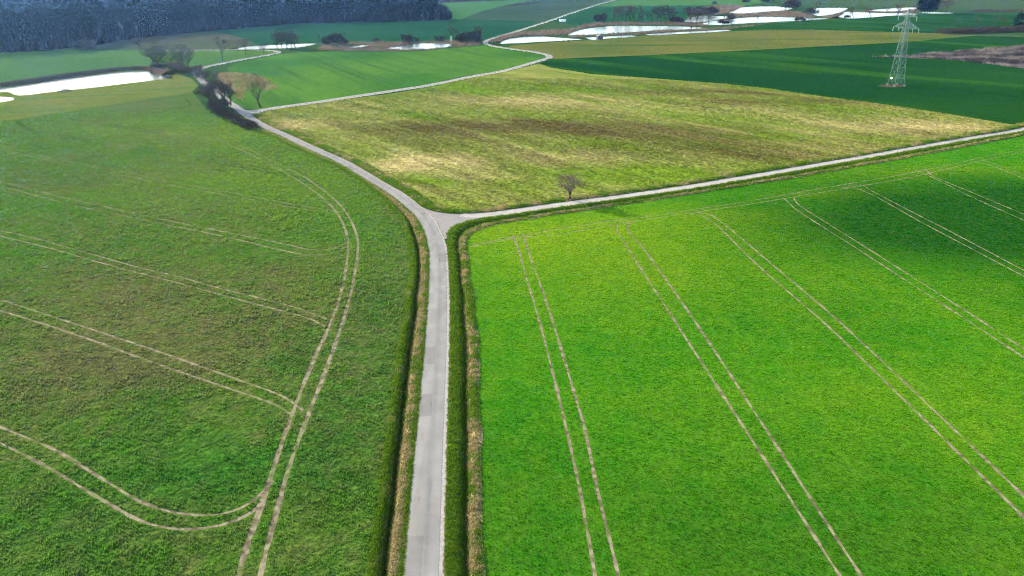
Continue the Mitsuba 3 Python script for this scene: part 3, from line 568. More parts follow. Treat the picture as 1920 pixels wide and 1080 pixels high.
# wheel tracks: each pair of ruts, as lines on the field
RUTS_W = [[(-6.72, 117.79), (0.17, 121.96), (8.85, 125.05), (18.34, 130.15), (30.60, 136.37), (53.33, 147.44), (82.12, 161.69), (125.35, 191.87), (189.50, 227.35)],
          [(-6.43, 118.84), (1.49, 123.63), (9.02, 127.84), (18.62, 132.37), (30.99, 138.34), (54.21, 150.12), (81.31, 164.08), (127.37, 195.20), (193.50, 232.45)],
          [(0.09, 123.77), (0.68, 119.38), (1.23, 114.24), (2.04, 104.42), (3.42, 88.80), (4.73, 70.68), (5.53, 57.51), (5.93, 45.04), (6.09, 31.37)],
          [(1.68, 124.91), (2.07, 121.27), (2.69, 113.99), (3.74, 103.37), (5.06, 88.80), (6.26, 73.04), (6.87, 64.49), (7.12, 55.00), (7.62, 44.77), (8.17, 31.37)],
          [(18.10, 129.68), (17.62, 127.25), (17.91, 121.27), (18.38, 114.24), (20.10, 90.09), (23.44, 44.77), (24.26, 32.37)],
          [(20.65, 130.94), (19.62, 128.76), (19.59, 124.63), (20.34, 119.11), (22.59, 89.93), (24.96, 44.77), (25.65, 32.71)],
          [(31.70, 137.08), (33.71, 135.35), (34.75, 131.67), (36.12, 111.11), (37.98, 93.48), (38.42, 89.60), (40.53, 51.32), (41.15, 34.87)],
          [(32.82, 137.81), (35.30, 136.05), (36.11, 132.33), (38.60, 108.80), (40.40, 89.93), (42.18, 54.06), (42.73, 36.83)],
          [(52.14, 146.92), (52.09, 144.26), (51.91, 139.50), (54.08, 115.99), (56.48, 89.93), (57.42, 79.34), (60.09, 50.53)],
          [(54.33, 147.97), (53.61, 144.58), (53.49, 141.26), (55.46, 119.38), (58.10, 90.09), (58.72, 81.51), (61.09, 51.65)],
          [(65.08, 154.11), (67.86, 154.41), (69.21, 151.96), (71.04, 127.88), (72.78, 104.84), (75.44, 67.52)],
          [(67.81, 155.64), (70.64, 155.98), (70.88, 151.92), (73.10, 126.10), (74.22, 107.23), (76.55, 68.76)],
          [(88.35, 168.85), (88.33, 166.20), (88.09, 148.66), (89.23, 132.15), (90.87, 92.10)],
          [(90.69, 170.53), (89.02, 163.68), (90.05, 149.04), (91.34, 135.67), (92.47, 94.00)],
          [(106.36, 178.80), (107.16, 173.79), (106.54, 161.00), (106.79, 121.27)],
          [(109.31, 180.78), (108.94, 173.78), (108.58, 164.37), (108.75, 123.78)]]
RUTS_R = [[(-95.69, 215.06), (-85.00, 209.76), (-76.43, 205.46), (-69.57, 198.46), (-57.16, 182.07), (-44.56, 164.69), (-37.37, 152.72), (-31.53, 141.03), (-27.39, 130.00), (-24.64, 119.91), (-23.28, 111.11), (-21.53, 96.53), (-20.59, 83.49), (-20.08, 72.92), (-19.82, 65.25), (-19.40, 57.83), (-18.63, 50.15), (-17.99, 44.77), (-15.74, 31.37)],
          [(-93.99, 211.99), (-83.89, 206.81), (-75.16, 202.56), (-68.00, 193.65), (-55.66, 176.87), (-43.05, 158.58), (-35.09, 144.69), (-30.42, 134.13), (-27.24, 124.06), (-25.26, 114.74), (-23.28, 100.34), (-22.35, 88.80), (-22.09, 78.69), (-21.56, 68.24), (-20.91, 59.61), (-20.28, 52.66), (-19.96, 48.17), (-19.55, 44.77), (-17.37, 31.37)],
          [(-175.27, 224.78), (-127.98, 196.46), (-106.72, 181.77), (-83.92, 167.97), (-68.54, 158.26), (-50.79, 148.24), (-39.65, 142.00), (-30.82, 137.49)],
          [(-172.25, 220.63), (-125.65, 192.59), (-105.06, 178.69), (-82.69, 165.29), (-67.53, 155.69), (-50.09, 145.96), (-39.11, 139.86), (-30.28, 135.79)],
          [(-146.06, 184.66), (-106.00, 159.97), (-89.24, 149.37), (-74.73, 140.71), (-61.79, 133.22), (-46.60, 124.93), (-36.27, 119.38), (-31.01, 116.50), (-28.01, 117.27), (-26.60, 119.91)],
          [(-142.72, 180.08), (-103.87, 156.44), (-87.14, 145.48), (-73.06, 137.22), (-60.67, 130.51), (-45.75, 122.38), (-36.93, 116.89), (-30.75, 113.99), (-27.94, 114.99), (-26.07, 118.05)],
          [(-116.98, 144.73), (-85.77, 126.39), (-77.37, 122.10), (-65.04, 114.74), (-53.96, 108.12), (-47.53, 104.84), (-41.08, 100.93), (-32.37, 96.16), (-27.43, 93.30), (-23.13, 89.93)],
          [(-114.04, 140.69), (-84.02, 123.50), (-71.63, 116.76), (-57.08, 108.12), (-46.55, 102.34), (-35.88, 96.16), (-29.25, 92.44), (-25.29, 90.09), (-22.77, 87.69)],
          [(-89.20, 106.57), (-67.55, 96.16), (-52.85, 88.01), (-40.03, 80.69), (-28.78, 73.97), (-23.35, 70.57), (-20.48, 67.72)],
          [(-86.42, 102.75), (-65.41, 92.61), (-51.29, 84.95), (-38.72, 77.53), (-27.98, 71.45), (-23.72, 68.97), (-21.17, 66.71)],
          [(-65.73, 74.33), (-48.63, 64.77), (-41.52, 60.97), (-34.34, 56.05), (-29.92, 53.15), (-26.59, 51.85), (-23.76, 51.65), (-21.90, 52.46), (-20.76, 54.42), (-20.31, 56.27)],
          [(-63.39, 71.12), (-46.98, 62.02), (-39.73, 57.67), (-32.99, 53.22), (-28.37, 50.53), (-24.80, 49.90), (-22.16, 50.66), (-20.72, 52.12), (-20.21, 54.06)]]
RUTS_F = [[(-145.63, 233.54), (-129.91, 215.84), (-109.45, 203.95), (-79.54, 186.19), (-63.97, 176.44), (-50.82, 168.10), (-39.30, 157.95)],
          [(-143.54, 229.96), (-128.18, 212.75), (-107.89, 200.83), (-78.36, 183.19), (-63.07, 173.73), (-50.13, 165.63), (-38.47, 155.73)],
          [(-134.97, 240.05), (-114.58, 226.49), (-95.69, 215.06)], [(-133.47, 237.22), (-113.18, 223.52), (-93.99, 211.99)],
          [(-151.98, 236.29), (-143.54, 246.92), (-131.43, 259.59), (-120.43, 274.77), (-114.83, 284.97)], [(-122.31, 251.01), (-112.70, 252.05), (-107.23, 255.23), (-105.15, 259.59), (-107.03, 266.39), (-111.67, 274.77)]]
def rut_poly(line, w):
    p = spline(line, 0.7)
    wob = (meshkit.fbm(np.column_stack([p / 3.0, np.zeros(len(p))]), 2, 5) - 0.5) * 0.12 + (meshkit.fbm(np.column_stack([p / 0.9, np.zeros(len(p)) + 9]), 2, 6) - 0.5) * 0.20
    l, r = side(p, w / 2 + wob), side(p, -w / 2 + -wob * 0.7)
    return Polygon(np.vstack([l, r[::-1]])).buffer(0)
ruts = {'wheat': [(rut_poly(l, 0.29), 'track_soil') for l in RUTS_W], 'rape': [(rut_poly(l, 0.44 if i < 2 else 0.30), 'track_soil') for i, l in enumerate(RUTS_R)] + [(rut_poly(l, 0.45), 'faint_track_soil') for l in RUTS_F]}
P_bare = Polygon([(72.96, 155.10), (78.43, 158.92), (84.37, 162.19), (84.25, 160.31), (80.16, 156.74), (75.09, 153.84)]).buffer(0)
P_earth = Polygon([(x + 5.2 * math.cos(a) * (1 + 0.12 * math.sin(3 * a)), y + 3.4 * math.sin(a)) for (x, y) in [(145.77, 309.32)] for a in np.linspace(0, 2 * math.pi, 24, endpoint=False)])

taken = unary_union([corridor, ponds])
LAND = {}
for k_ in ['heath', 'wheat', 'rape', 'stubble', 'dark', 'olive', 'far_dark', 'rolling', 'pond_meadow', 'valley', 'rough', 'bluish', 'far_light', 'fallow', 'far_bright', 'far_bluish']:
    g = R[k_].difference(taken)
    taken = taken.union(R[k_])
    base, mat, text, cat = INFO[k_]
    key = fresh(base)
    LAND[k_] = g
    body = g
    if k_ in ruts:
        done = None
        for i, (q, mt) in enumerate(ruts[k_]):
            q = q.intersection(g)
            if done is not None: q = q.difference(done)
            done = q if done is None else done.union(q)
            if q.is_empty or not polys(q): continue
            put(f'{key}__wheel_track' + (f'_{i:03d}' if i else ''), sheet(q, -0.01, 6.0), mt)
        LAND[k_ + '_free'] = g.difference(done.buffer(0.09))
        body = g.difference(done)
    if k_ == 'dark': body = body.difference(P_earth)
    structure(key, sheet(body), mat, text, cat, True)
structure('bare_earth', sheet(P_earth, 0.02), 'earth_soil', 'dark bare earth patch under the pylon', 'earth')
land = box(-4200, -300, 4200, 6000).difference(taken)
below = box(-1500, 20, 1500, 1700).difference(corridor.buffer(-0.25)).difference(land.buffer(-2.0)).difference(ponds.buffer(0.5))
low = corridor.buffer(0.4).intersection(box(-900, 25, 900, 1500))
structure('ground', join(sheet(land, -0.01, 12.0), sheet(below, -0.22, 12.0), sheet(low, -1.7, 12.0), sheet(ponds.buffer(1.0), -0.5, 12.0)), 'far_land', 'grass land around and beyond the fields', 'ground')

diffuse('path_gravel', lambda p, n, uv: mix((0.05, 0.08, 0.04), (0.16, 0.16, 0.12), N(p, 6, 3)))
for i_, (c, w_, text) in enumerate((([(289.76, 595.53), (296.71, 590.13), (308.78, 594.45)], 2.4, 'short pale path between pylon and hedge'), ([(300.34, 560.59), (326.11, 574.49), (347.39, 560.59), (381.60, 541.84)], 2.4, 'pale path along the upper edge of the dark field at the right'), ([(-263.32, 465.18), (-257.10, 463.16), (-250.34, 461.16)], 2.5, 'short pale path below the forest at the left'))):
    p_ = spline(c, 3.0); m, uv = loft(side(p_, w_ / 2), side(p_, -w_ / 2), lambda s: 0 * s + 0.16, 2); structure(fresh('path'), m, 'path_gravel', text, 'path')
# ------------------------------------------------------------------ crops standing on the fields
def crop(key, mesh, mat, label, cat): put(key, mesh, mat); lab(key, label, cat, kind='stuff')
DIR = (-0.0697, 0.9976)
P, t = scatter(LAND['wheat_free'], [(30, 58, 40), (58, 85, 27), (85, 120, 13), (120, 165, 6), (165, 240, 2)], rng, rows=(DIR, 0.27))
rad = np.array([0.09, 0.11, 0.15, 0.22, 0.36])[t]; hg = np.array([0.115, 0.13, 0.16, 0.20, 0.25])[t]
lump = meshkit.fbm(np.column_stack([P[:, :2] / np.array([0.42, 0.5, 0.65, 0.9, 1.3])[t][:, None], 0 * P[:, 0]]), 2, 44); hg = hg * np.clip(0.35 + 1.3 * lump, 0.6, 1.5)
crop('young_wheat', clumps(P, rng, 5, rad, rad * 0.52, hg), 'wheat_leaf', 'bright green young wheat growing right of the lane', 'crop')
P, t = scatter(LAND['rape_free'], [(30, 58, 30), (58, 85, 20), (85, 120, 11), (120, 165, 5), (165, 250, 2)], rng)
thick = meshkit.fbm(np.column_stack([P[:, :2] / 1.1, 0 * P[:, 0]]), 2, 8) + 0.6 * (meshkit.fbm(np.column_stack([P[:, :2] / 9, 0 * P[:, 0]]), 2, 3) - 0.5)
rad = np.array([0.11, 0.13, 0.17, 0.25, 0.38])[t] * np.clip(0.6 + 0.8 * thick, 0.8, 1.2); hg = np.array([0.22, 0.23, 0.26, 0.30, 0.33])[t] * np.clip(0.3 + thick * 1.4, 0.6, 1.5)
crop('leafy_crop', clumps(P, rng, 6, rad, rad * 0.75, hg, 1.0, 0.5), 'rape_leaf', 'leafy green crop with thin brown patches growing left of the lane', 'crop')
P, t = scatter(LAND['stubble'], [(100, 170, 4), (170, 230, 2.4), (230, 330, 1.1)], rng)
w = np.array([0.14, 0.19, 0.30])[t]; hg = np.array([0.24, 0.27, 0.33])[t]
crop('stubble_tufts', clumps(P, rng, 5, w * 2, w, hg, 1.0, 0.3), 'stubble_straw', 'short straw and grass tufts covering the brown field', 'crop')

def strip_points(V, n, rng, lo=0.0, hi=1.0, ymax=320):
    """n points on a lofted strip, with their place s across it."""
    na, ns = V.shape[:2]
    cen = V[:, ns // 2]
    ok = (cen[:, 1] > 32) & (cen[:, 1] < ymax) & (np.abs(cen[:, 0]) < 0.66 * cen[:, 1] + 10)
    wgt = ok[:-1] / np.maximum(np.hypot(cen[:-1, 0], cen[:-1, 1]), 40) ** 1.3
    i = rng.choice(na - 1, n, p=wgt / wgt.sum())
    s = rng.uniform(lo, hi, n); u = rng.uniform(0, 1, n)
    j = np.minimum((s * (ns - 1)).astype(int), ns - 2); fj = s * (ns - 1) - j
    a = V[i, j] * (1 - fj)[:, None] + V[i, j + 1] * fj[:, None]
    b = V[i + 1, j] * (1 - fj)[:, None] + V[i + 1, j + 1] * fj[:, None]
    return a * (1 - u)[:, None] + b * u[:, None], s
def grass_strip(key, V, n, rng, hue, label, tall, ymax=320):
    P, s = strip_points(V, n, rng, 0.02, 0.98, ymax)
    d = np.maximum(np.hypot(P[:, 0], P[:, 1]), 45)
    sc = (d / 60) ** 0.6
    hg, tan = hue(P, s)
    hgt = tall * hg * sc
    m = clumps(P, rng, 6, 0.17 * sc, 0.075 * sc, hgt, 1.0)
    g = np.repeat(rng.uniform(0, 1, len(P)), 18)[:, None]; tn = np.repeat(tan, 18)[:, None]
    green = np.array([0.056, 0.135, 0.010]) * (1 - g) + np.array([0.12, 0.20, 0.016]) * g
    straw = np.array([0.17, 0.14, 0.06]) * (1 - g) + np.array([0.38, 0.335, 0.175]) * g
    scene[key] = mikit.ply(m, 'grass_blade', color=green * (1 - tn) + straw * tn)
    lab(key, label, 'grass', kind='stuff')
def nz(P, s, seed): return meshkit.fbm(np.column_stack([P[:, :2] / s, np.zeros(len(P))]), 3, seed)
def clip01(x): return np.clip(x, 0, 1)
def hue_r(P, s):
    side_rd = P[:, 1] > 124
    tan = clip01((s - 0.54) * 9 + (nz(P, 1.6, 2) - 0.5) * 3.0) * clip01((0.97 - s) * 9 + (nz(P, 1.1, 22) - 0.5) * 3 + (nz(P, 7.0, 25) - 0.55) * 7) * clip01((nz(P, 1.3, 23) - 0.42) * 5 + 0.35)
    tan = np.where(side_rd, clip01((s - 0.76) * 8 + (nz(P, 2.5, 2) - 0.5) * 4) * 0.8, tan)
    lush = (s < 0.5)
    return np.where(s > 0.93, 0.5, np.where(lush, 0.75, 0.95)) * (0.7 + 0.7 * nz(P, 0.8, 4)), tan
def hue_l(P, s):
    tan = clip01((0.50 - s) * 9) * clip01((s - 0.12) * 14 + (nz(P, 1.5, 12) - 0.5) * 4) * clip01((nz(P, 1.2, 24) - 0.36) * 5 + 0.4 + (nz(P, 6.0, 26) - 0.5) * 4) + clip01((nz(P, 2.0, 6) - 0.6) * 4) * 0.5
    return np.where(s > 0.68, 1.0, 0.7) * (0.7 + 0.6 * nz(P, 0.8, 5)), clip01(tan)
def hue_b(P, s):
    return 0.7 + 0.6 * nz(P, 1.2, 9), clip01((nz(P, 2.2, 7) - 0.48) * 4 + 0.1)
grass_strip('ditch_grass', V_right, 34000, rng, hue_r, 'tall green and straw-coloured grass on the banks of the ditch right of the lane', 0.26, 260)
grass_strip('ditch_grass_001', V_left, 30000, rng, hue_l, 'grass on the banks of the ditch left of the lane', 0.25, 240)
grass_strip('verge_grass', V_b, 16000, rng, hue_b, 'rough grass along the edge of the brown field', 0.26, 300)

# ------------------------------------------------------------------ trees, bushes, hedges
def grow(seed, H, trunk=0.28, spread=0.9, limbs=5, depth=4, r0=None, lean=(0, 0), twigs=7, stems=1, up=0.35, tw=0.02):
    """A bare tree: (trunk and limbs, twigs), growing from the origin."""
    rg = np.random.default_rng(seed)
    seg, tw_a = [], []
    r0 = r0 or H * 0.022
    def norm(v): return v / (np.linalg.norm(v) + 1e-9)
    def branch(p, d, L, r, lev):
        n = 3 if lev < 2 else 2
        q, dd, pts = p, d, [p]
        for i in range(n):
            dd = norm(dd + rg.normal(0, 0.13 + 0.04 * lev, 3) + np.array([0, 0, 0.05 * up * (lev > 0)]))
            q2 = q + dd * L / n
            seg.append((q, q2, r * (1 - 0.45 * i / n), r * (1 - 0.45 * (i + 1) / n), lev))
            q = q2; pts.append(q)
        if lev >= depth:
            for i in range(twigs):
                a = pts[rg.integers(0, len(pts))] if i else q
                t = norm(dd + rg.normal(0, 0.75, 3) + np.array([0, 0, 0.15]))
                tw_a.append((a, a + t * L * rg.uniform(0.5, 1.1)))
            return
        k = limbs if lev == 0 else rg.integers(2, 4) + (lev < 2)
        for i in range(k):
            f = 1.0 if i == 0 else rg.uniform(0.35 if lev else 0.72, 1.0)
            j = f * n; a = int(min(j, n - 1)); s0 = pts[a] * (1 - (j - a)) + pts[a + 1] * (j - a)
            az = 2 * math.pi * (i + rg.uniform(-0.3, 0.3)) / k
            o = norm(np.cross(dd, [0.3, 0.2, 0.9])); o2 = np.cross(dd, o)
            open_ = spread * rg.uniform(0.6, 1.25) * (0.35 if (i == 0 and lev) else 1)
            nd = norm(dd + open_ * (o * math.cos(az) + o2 * math.sin(az)) + np.array([0, 0, up * 0.4]))
            branch(s0, nd, L * rg.uniform(0.58, 0.80) if lev else H * 0.30 * rg.uniform(0.8, 1.15), r * (0.42 if lev else 0.5) * rg.uniform(0.85, 1.15), lev + 1)
    for s in range(stems):
        a = rg.uniform(0, 2 * math.pi)
        off = np.array([math.cos(a), math.sin(a), 0]) * (0 if stems == 1 else H * 0.06 * rg.uniform(0.3, 1))
        d0 = norm(np.array([lean[0] + off[0] / H * 3, lean[1] + off[1] / H * 3, 1]))
        branch(off - d0 * 0.1, d0, H * trunk * rg.uniform(0.85, 1.15), r0 * (1 if stems == 1 else 0.7), 0)
    S_ = seg
    big = [x for x in S_ if x[4] < 2]; thin = [x for x in S_ if x[4] >= 2]
    def mk(L_, sides): return bars([x[0] for x in L_], [x[1] for x in L_], np.array([max(x[2], 0.012) for x in L_]), np.array([max(x[3], 0.009) for x in L_]), sides)
    tr = join(mk(big, 6), mk(thin, 3)) if thin else mk(big, 6)
    A_, B_ = np.array([x[0] for x in tw_a]), np.array([x[1] for x in tw_a])
    d = B_ - A_
    o = np.cross(d, rg.normal(0, 1, d.shape)); o /= np.linalg.norm(o, axis=1, keepdims=True) + 1e-9
    V_ = np.stack([A_ - o * tw, A_ + o * tw, B_], 1).reshape(-1, 3)
    zmax = max(B_[:, 2].max(), 0.1)
    k_ = H / zmax
    return (tr[0] * k_, tr[1]), (V_ * k_, np.arange(len(V_)).reshape(-1, 3))

def bush(seed, rx, ry, rz, n, leafw, leafl):
    """Dense twiggy mass: (stems, twigs)."""
    rg = np.random.default_rng(seed)
    k = max(10, n // 40)
    az = rg.uniform(0, 2 * math.pi, k); rr = rg.uniform(0, 0.45, k)
    b = np.column_stack([np.cos(az) * rr * rx, np.sin(az) * rr * ry, np.zeros(k) - 0.05])
    top = np.column_stack([np.cos(az) * rr * 2 * rx, np.sin(az) * rr * 2 * ry, rz * rg.uniform(0.5, 1.0, k) * np.sqrt(np.maximum(0.1, 1 - (rr * 1.9) ** 2))])
    st = bars(b, top, 0.05 * rz ** 0.5, 0.015, 3)
    u = rg.normal(0, 1, (n, 3)); u[:, 2] = np.abs(u[:, 2]); u /= np.linalg.norm(u, axis=1, keepdims=True)
    lump = 0.72 + 0.5 * meshkit.fbm(u * 2.2 + seed, 2, seed)
    r = rg.uniform(0.15, 1, n) ** 0.45 * lump
    c = u * r[:, None] * [rx, ry, rz]
    d = u * 0.8 + rg.normal(0, 0.6, (n, 3)) + [0, 0, 0.3]; d /= np.linalg.norm(d, axis=1, keepdims=True)
    o = np.cross(d, rg.normal(0, 1, (n, 3))); o /= np.linalg.norm(o, axis=1, keepdims=True)
    L = leafl * rg.uniform(0.5, 1.3, n)[:, None]
    V_ = np.stack([c - o * leafw, c + o * leafw, c + d * L], 1).reshape(-1, 3)
    V_[:, 2] = np.maximum(V_[:, 2], -0.02)
    return st, (V_, np.arange(3 * n).reshape(-1, 3))

def stand(key, parts, xy, label, cat, group=None, rot=0.0, s=1.0, mats=()):
    x, y = xy
    tf = T().translate([x, y, float(height(x, y))]).rotate([0, 0, 1], rot).scale(s)
    for (nm, mesh), mt in zip(parts, mats):
        scene[f'{key}__{nm}'] = mikit.ply(mesh, mt, smooth=False, to_world=tf)
    lab(key, label, cat, group)

def bare_tree(xy, H, seed, label, mats=('bark', 'twig_brown'), group=None, name='bare_tree', **kw):
    a, b = grow(seed, H, **kw)
    stand(fresh(name), [('trunk', a), ('crown', b)], xy, label, 'tree', group, mats=mats)
def shrub(xy, rx, rz, seed, label, mat='twig_dark', n=900, w=0.05, l=0.6, group=None, ry=None, name='bush', cat='bush'):
    if rz < 2.5: a, b = bush(seed, rx, ry or rx, rz, n, w, l)
    else:
        rg = np.random.default_rng(seed); A_, B_ = [], []
        k = max(3, int(2 + 1.6 * max(rx, ry or rx) / 2.2)) + 1
        for q in range(k):
            t1, t2 = grow(seed * 31 + q, rz * rg.uniform(0.62, 1.0), trunk=0.12, limbs=6, spread=0.85, depth=3, twigs=9, tw=w * 0.85, r0=0.06 + rz * 0.012, up=0.5)
            ang, rr = rg.uniform(0, 6.28), math.sqrt(rg.uniform(0, 1)) * 0.72
            o = np.array([math.cos(ang) * rr * rx, math.sin(ang) * rr * (ry or rx), 0])
            A_.append((t1[0] + o, t1[1])); B_.append((t2[0] + o, t2[1]))
        a, b = join(*A_), join(*B_)
    key = fresh(name)
    stand(key, [('stems', a), ('twigs', b)], xy, label, cat, group, mats=('bark', mat)); lab(key + '__stems', kind='stuff')

# near trees
bare_tree((10.96, 145.71), 6.03, 3, 'small bare tree standing alone beside the pale side road', ('bark', 'twig_tan'), limbs=6, trunk=0.24, spread=1.0, depth=4, twigs=16, tw=0.024, up=0.25, r0=0.20)
bare_tree((-80.55, 256.50), 11.78, 8, 'bare round-crowned tree at the fork of the lanes', ('bark', 'twig_brown'), limbs=5, trunk=0.26, spread=0.75, depth=5, twigs=5, tw=0.05, up=0.45, r0=0.45)
for i, (u, (x, y), H, ln) in enumerate(((0, (-99.08, 262.95), 8.41, (-0.22, 0)), (1, (-96.33, 259.59), 9.21, (-0.05, 0)), (2, (-92.91, 254.18), 10.80, (0.02, 0)), (3, (-91.60, 256.33), 9.64, (0.12, 0)), (4, (-91.51, 260.71), 8.70, (0.2, 0)))):
    bare_tree((x, y), H, 20 + i, ['leaning bare tree at the left of the clump above the dark hedge', 'bare tree second from left in the clump above the dark hedge', 'middle bare tree of the clump above the dark hedge', 'bare tree right of the middle in the clump above the dark hedge', 'rightmost spreading bare tree of the clump above the dark hedge'][i],
              ('bark', 'twig_grey'), lean=ln, trunk=0.30, limbs=6, spread=0.6, depth=4, twigs=13, tw=0.042, r0=0.36)

def hedge(name, line, w, hgt, n, label, mat='twig_dark', seed=5, lw=0.05, ll=0.7):
    rg = np.random.default_rng(seed)
    p = spline(line, 1.0)
    i = rg.integers(0, len(p), n)
    t = np.gradient(p, axis=0); t /= np.linalg.norm(t, axis=1, keepdims=True); nn = np.stack([-t[:, 1], t[:, 0]], 1)
    a = rg.uniform(0, math.pi, n); r = rg.uniform(0.1, 1, n) ** 0.5
    hl = hgt * (0.6 + 0.8 * meshkit.fbm(np.column_stack([p / 4.0, 0 * p[:, 0]]), 3, seed))
    wl = w * (0.6 + 0.8 * meshkit.fbm(np.column_stack([p / 3.0, 0 * p[:, 0] + 5]), 3, seed))
    c2 = p[i] + nn[i] * (np.cos(a) * r * wl[i])[:, None] + t[i] * rg.uniform(-0.6, 0.6, n)[:, None]
    c = np.column_stack([c2, height(c2[:, 0], c2[:, 1]) + np.sin(a) * r * hl[i]])
    d = rg.normal(0, 0.6, (n, 3)) + [0, 0, 0.6]; d /= np.linalg.norm(d, axis=1, keepdims=True)
    o = np.cross(d, rg.normal(0, 1, (n, 3))); o /= np.linalg.norm(o, axis=1, keepdims=True)
    V_ = np.stack([c - o * lw, c + o * lw, c + d * ll * rg.uniform(0.5, 1.3, n)[:, None]], 1).reshape(-1, 3)
    key = fresh(name)
    put(key + '__twigs', (V_, np.arange(3 * n).reshape(-1, 3)), mat)
    m_ = 3 * len(p); j = rg.integers(0, len(p), m_)
    b = np.column_stack([p[j] + nn[j] * rg.uniform(-0.4, 0.4, m_)[:, None] * w, height(p[j][:, 0], p[j][:, 1]) - 0.05])
    put(key + '__stems', bars(b, b + rg.normal(0, 0.25, (m_, 3)) * [1, 1, 0] + np.column_stack([np.zeros(m_), np.zeros(m_), hl[j] * 0.8]), 0.05, 0.02, 3), 'bark')
    lab(key, label, 'hedge'); lab(key + '__stems', kind='stuff')
hedge('hedge', [(-96.46, 258.49), (-92.64, 249.99), (-88.11, 242.11), (-83.12, 234.83), (-78.41, 228.01), (-74.20, 222.33), (-70.93, 218.43)], 1.9, 2.2, 4200, 'dark bare hedge beside the lane at the left fork', lw=0.05, ll=1.0)
shrub((-93.25, 254.17), 4.0, 4.2, 31, 'dense dark thicket at the upper end of the hedge', n=1900, w=0.05, l=1.0, ry=3.5)
shrub((-74.39, 224.88), 1.8, 1.8, 32, 'low dark bush at the lane end of the hedge', n=900)
# russet grass and brushwood behind the fork
# clump by the left pond
for i, ((x, y), H, mt) in enumerate((((-163.00, 371.67), 10.42, 'twig_grey'), ((-159.01, 367.34), 11.81, 'twig_grey'), ((-155.12, 363.10), 12.67, 'twig_grey'), ((-152.74, 363.10), 13.66, 'twig_grey'), ((-149.06, 361.02), 13.34, 'twig_grey'), ((-147.03, 363.10), 12.67, 'twig_brown'), ((-147.33, 369.49), 10.61, 'twig_brown'))):
    bare_tree((x, y), H, 50 + i, ['first', 'second', 'third', 'fourth', 'fifth', 'sixth', 'last'][i] + ' bare tree from the left in the clump beside the left pond', ('forest_bark', mt), trunk=0.26, limbs=5, spread=0.65, depth=4, twigs=7, tw=0.055, r0=0.30)
shrub((-155.83, 363.10), 6, 4.5, 61, 'dark undergrowth below the bare clump at the left pond', 'twig_grey', 2200, 0.08, 1.2, ry=4)
shrub((-147.64, 361.02), 5, 5.5, 62, 'reddish bare bush at the right of the clump by the left pond', 'twig_russet', 1800, 0.08, 1.2, ry=4)
shrub((-136.25, 347.06), 7, 4.5, 63, 'purplish bare thicket beside the looping lane', 'twig_brown', 1300, 0.06, 1.2, ry=6)
shrub((-125.05, 330.56), 6, 3.8, 64, 'low brown thicket inside the loop of the lane', 'twig_brown', 1000, 0.06, 1.1, ry=5)
# small trees of the left valley
for i, ((x, y), H, s_) in enumerate((((-140.60, 397.36), 13.00, 'slim bare tree above the looping lane'), ((-140.44, 432.47), 9.40, 'thin bare tree in front of the narrow pond, left one'), ((-134.39, 444.51), 5.73, 'small thin bare tree inside the bend of the looping lane'), ((-210.76, 467.21), 7.60, 'faint bare tree in the rough meadow below the forest'))):
    bare_tree((x, y), H, 70 + i, s_, ('forest_bark', 'twig_grey'), trunk=0.34, limbs=4, spread=0.55, depth=4, twigs=6, tw=0.08, r0=0.26)
for i, ((x, y), rx, rz) in enumerate((((-246.84, 467.21), 4, 6), ((-242.65, 465.51), 2.2, 5), ((-237.82, 465.51), 2.6, 7))):
    shrub((x, y), rx, rz, 75 + i, ['left', 'middle', 'right'][i] + ' grey-green bush of three at the foot of the forest', 'twig_grey', 900, 0.12, 1.4)
# around the narrow pond and the reed pond
for i, ((x, y), H) in enumerate((((-136.31, 477.64), 9.38), ((-132.57, 474.11), 10.60), ((-128.88, 470.64), 11.48), ((-126.44, 470.64), 11.16), ((-125.78, 477.64), 9.70))):
    bare_tree((x, y), H, 80 + i, ['first', 'second', 'third', 'fourth', 'fifth'][i] + ' bare tree from the left in the clump at the narrow pond', ('forest_bark', 'twig_grey'), trunk=0.25, limbs=5, spread=0.75, depth=4, twigs=7, tw=0.09, r0=0.32)
for i, ((x, y), rx, rz, s_, mt) in enumerate((((-106.69, 496.05), 6.5, 9.0, 'round dark bush left of the reed pools', 'twig_dark'), ((-111.83, 496.05), 3, 4, 'small dark bush left of the round dark bush', 'twig_dark'), ((-102.96, 499.90), 3.5, 5, 'small dark bush right of the round dark bush', 'twig_dark'),
                                           ((-63.68, 509.79), 5.5, 6.0, 'dome-shaped dark bush behind the reed pond', 'twig_dark'), ((-45.08, 520.05), 4, 4, 'flat dark bush beside the small white post', 'twig_dark'), ((-32.97, 520.05), 5, 5, 'low dark bush under the round-headed tree', 'twig_dark'),
                                           ((-28.04, 515.90), 5, 8, 'dark bush in the middle of the thicket beside the lane bend', 'twig_dark'), ((-23.52, 511.81), 4.5, 9, 'tall dark bush at the right end of the thicket beside the lane bend', 'twig_dark'), ((-86.06, 521.74), 1.5, 1.5, 'tiny grey bush behind the reed pools', 'twig_grey'))):
    shrub((x, y), rx, rz, 90 + i, s_, mt, 1400, 0.12, 1.4)
bare_tree((-39.27, 532.92), 11.15, 99, 'round-headed bare tree left of the lane bend', ('forest_bark', 'twig_grey'), trunk=0.4, limbs=5, spread=0.8, depth=4, twigs=7, tw=0.06)
bare_tree((-22.72, 524.28), 10.62, 100, 'bare tree rising from the thicket beside the lane bend', ('forest_bark', 'twig_grey'), trunk=0.4, limbs=4, spread=0.6, depth=4, twigs=6, tw=0.06)
bare_tree((-121.78, 520.05), 4.92, 101, 'thin faint bare tree behind the narrow pond', ('forest_bark', 'twig_grey'), trunk=0.4, limbs=4, spread=0.5, depth=3, twigs=6, tw=0.05)
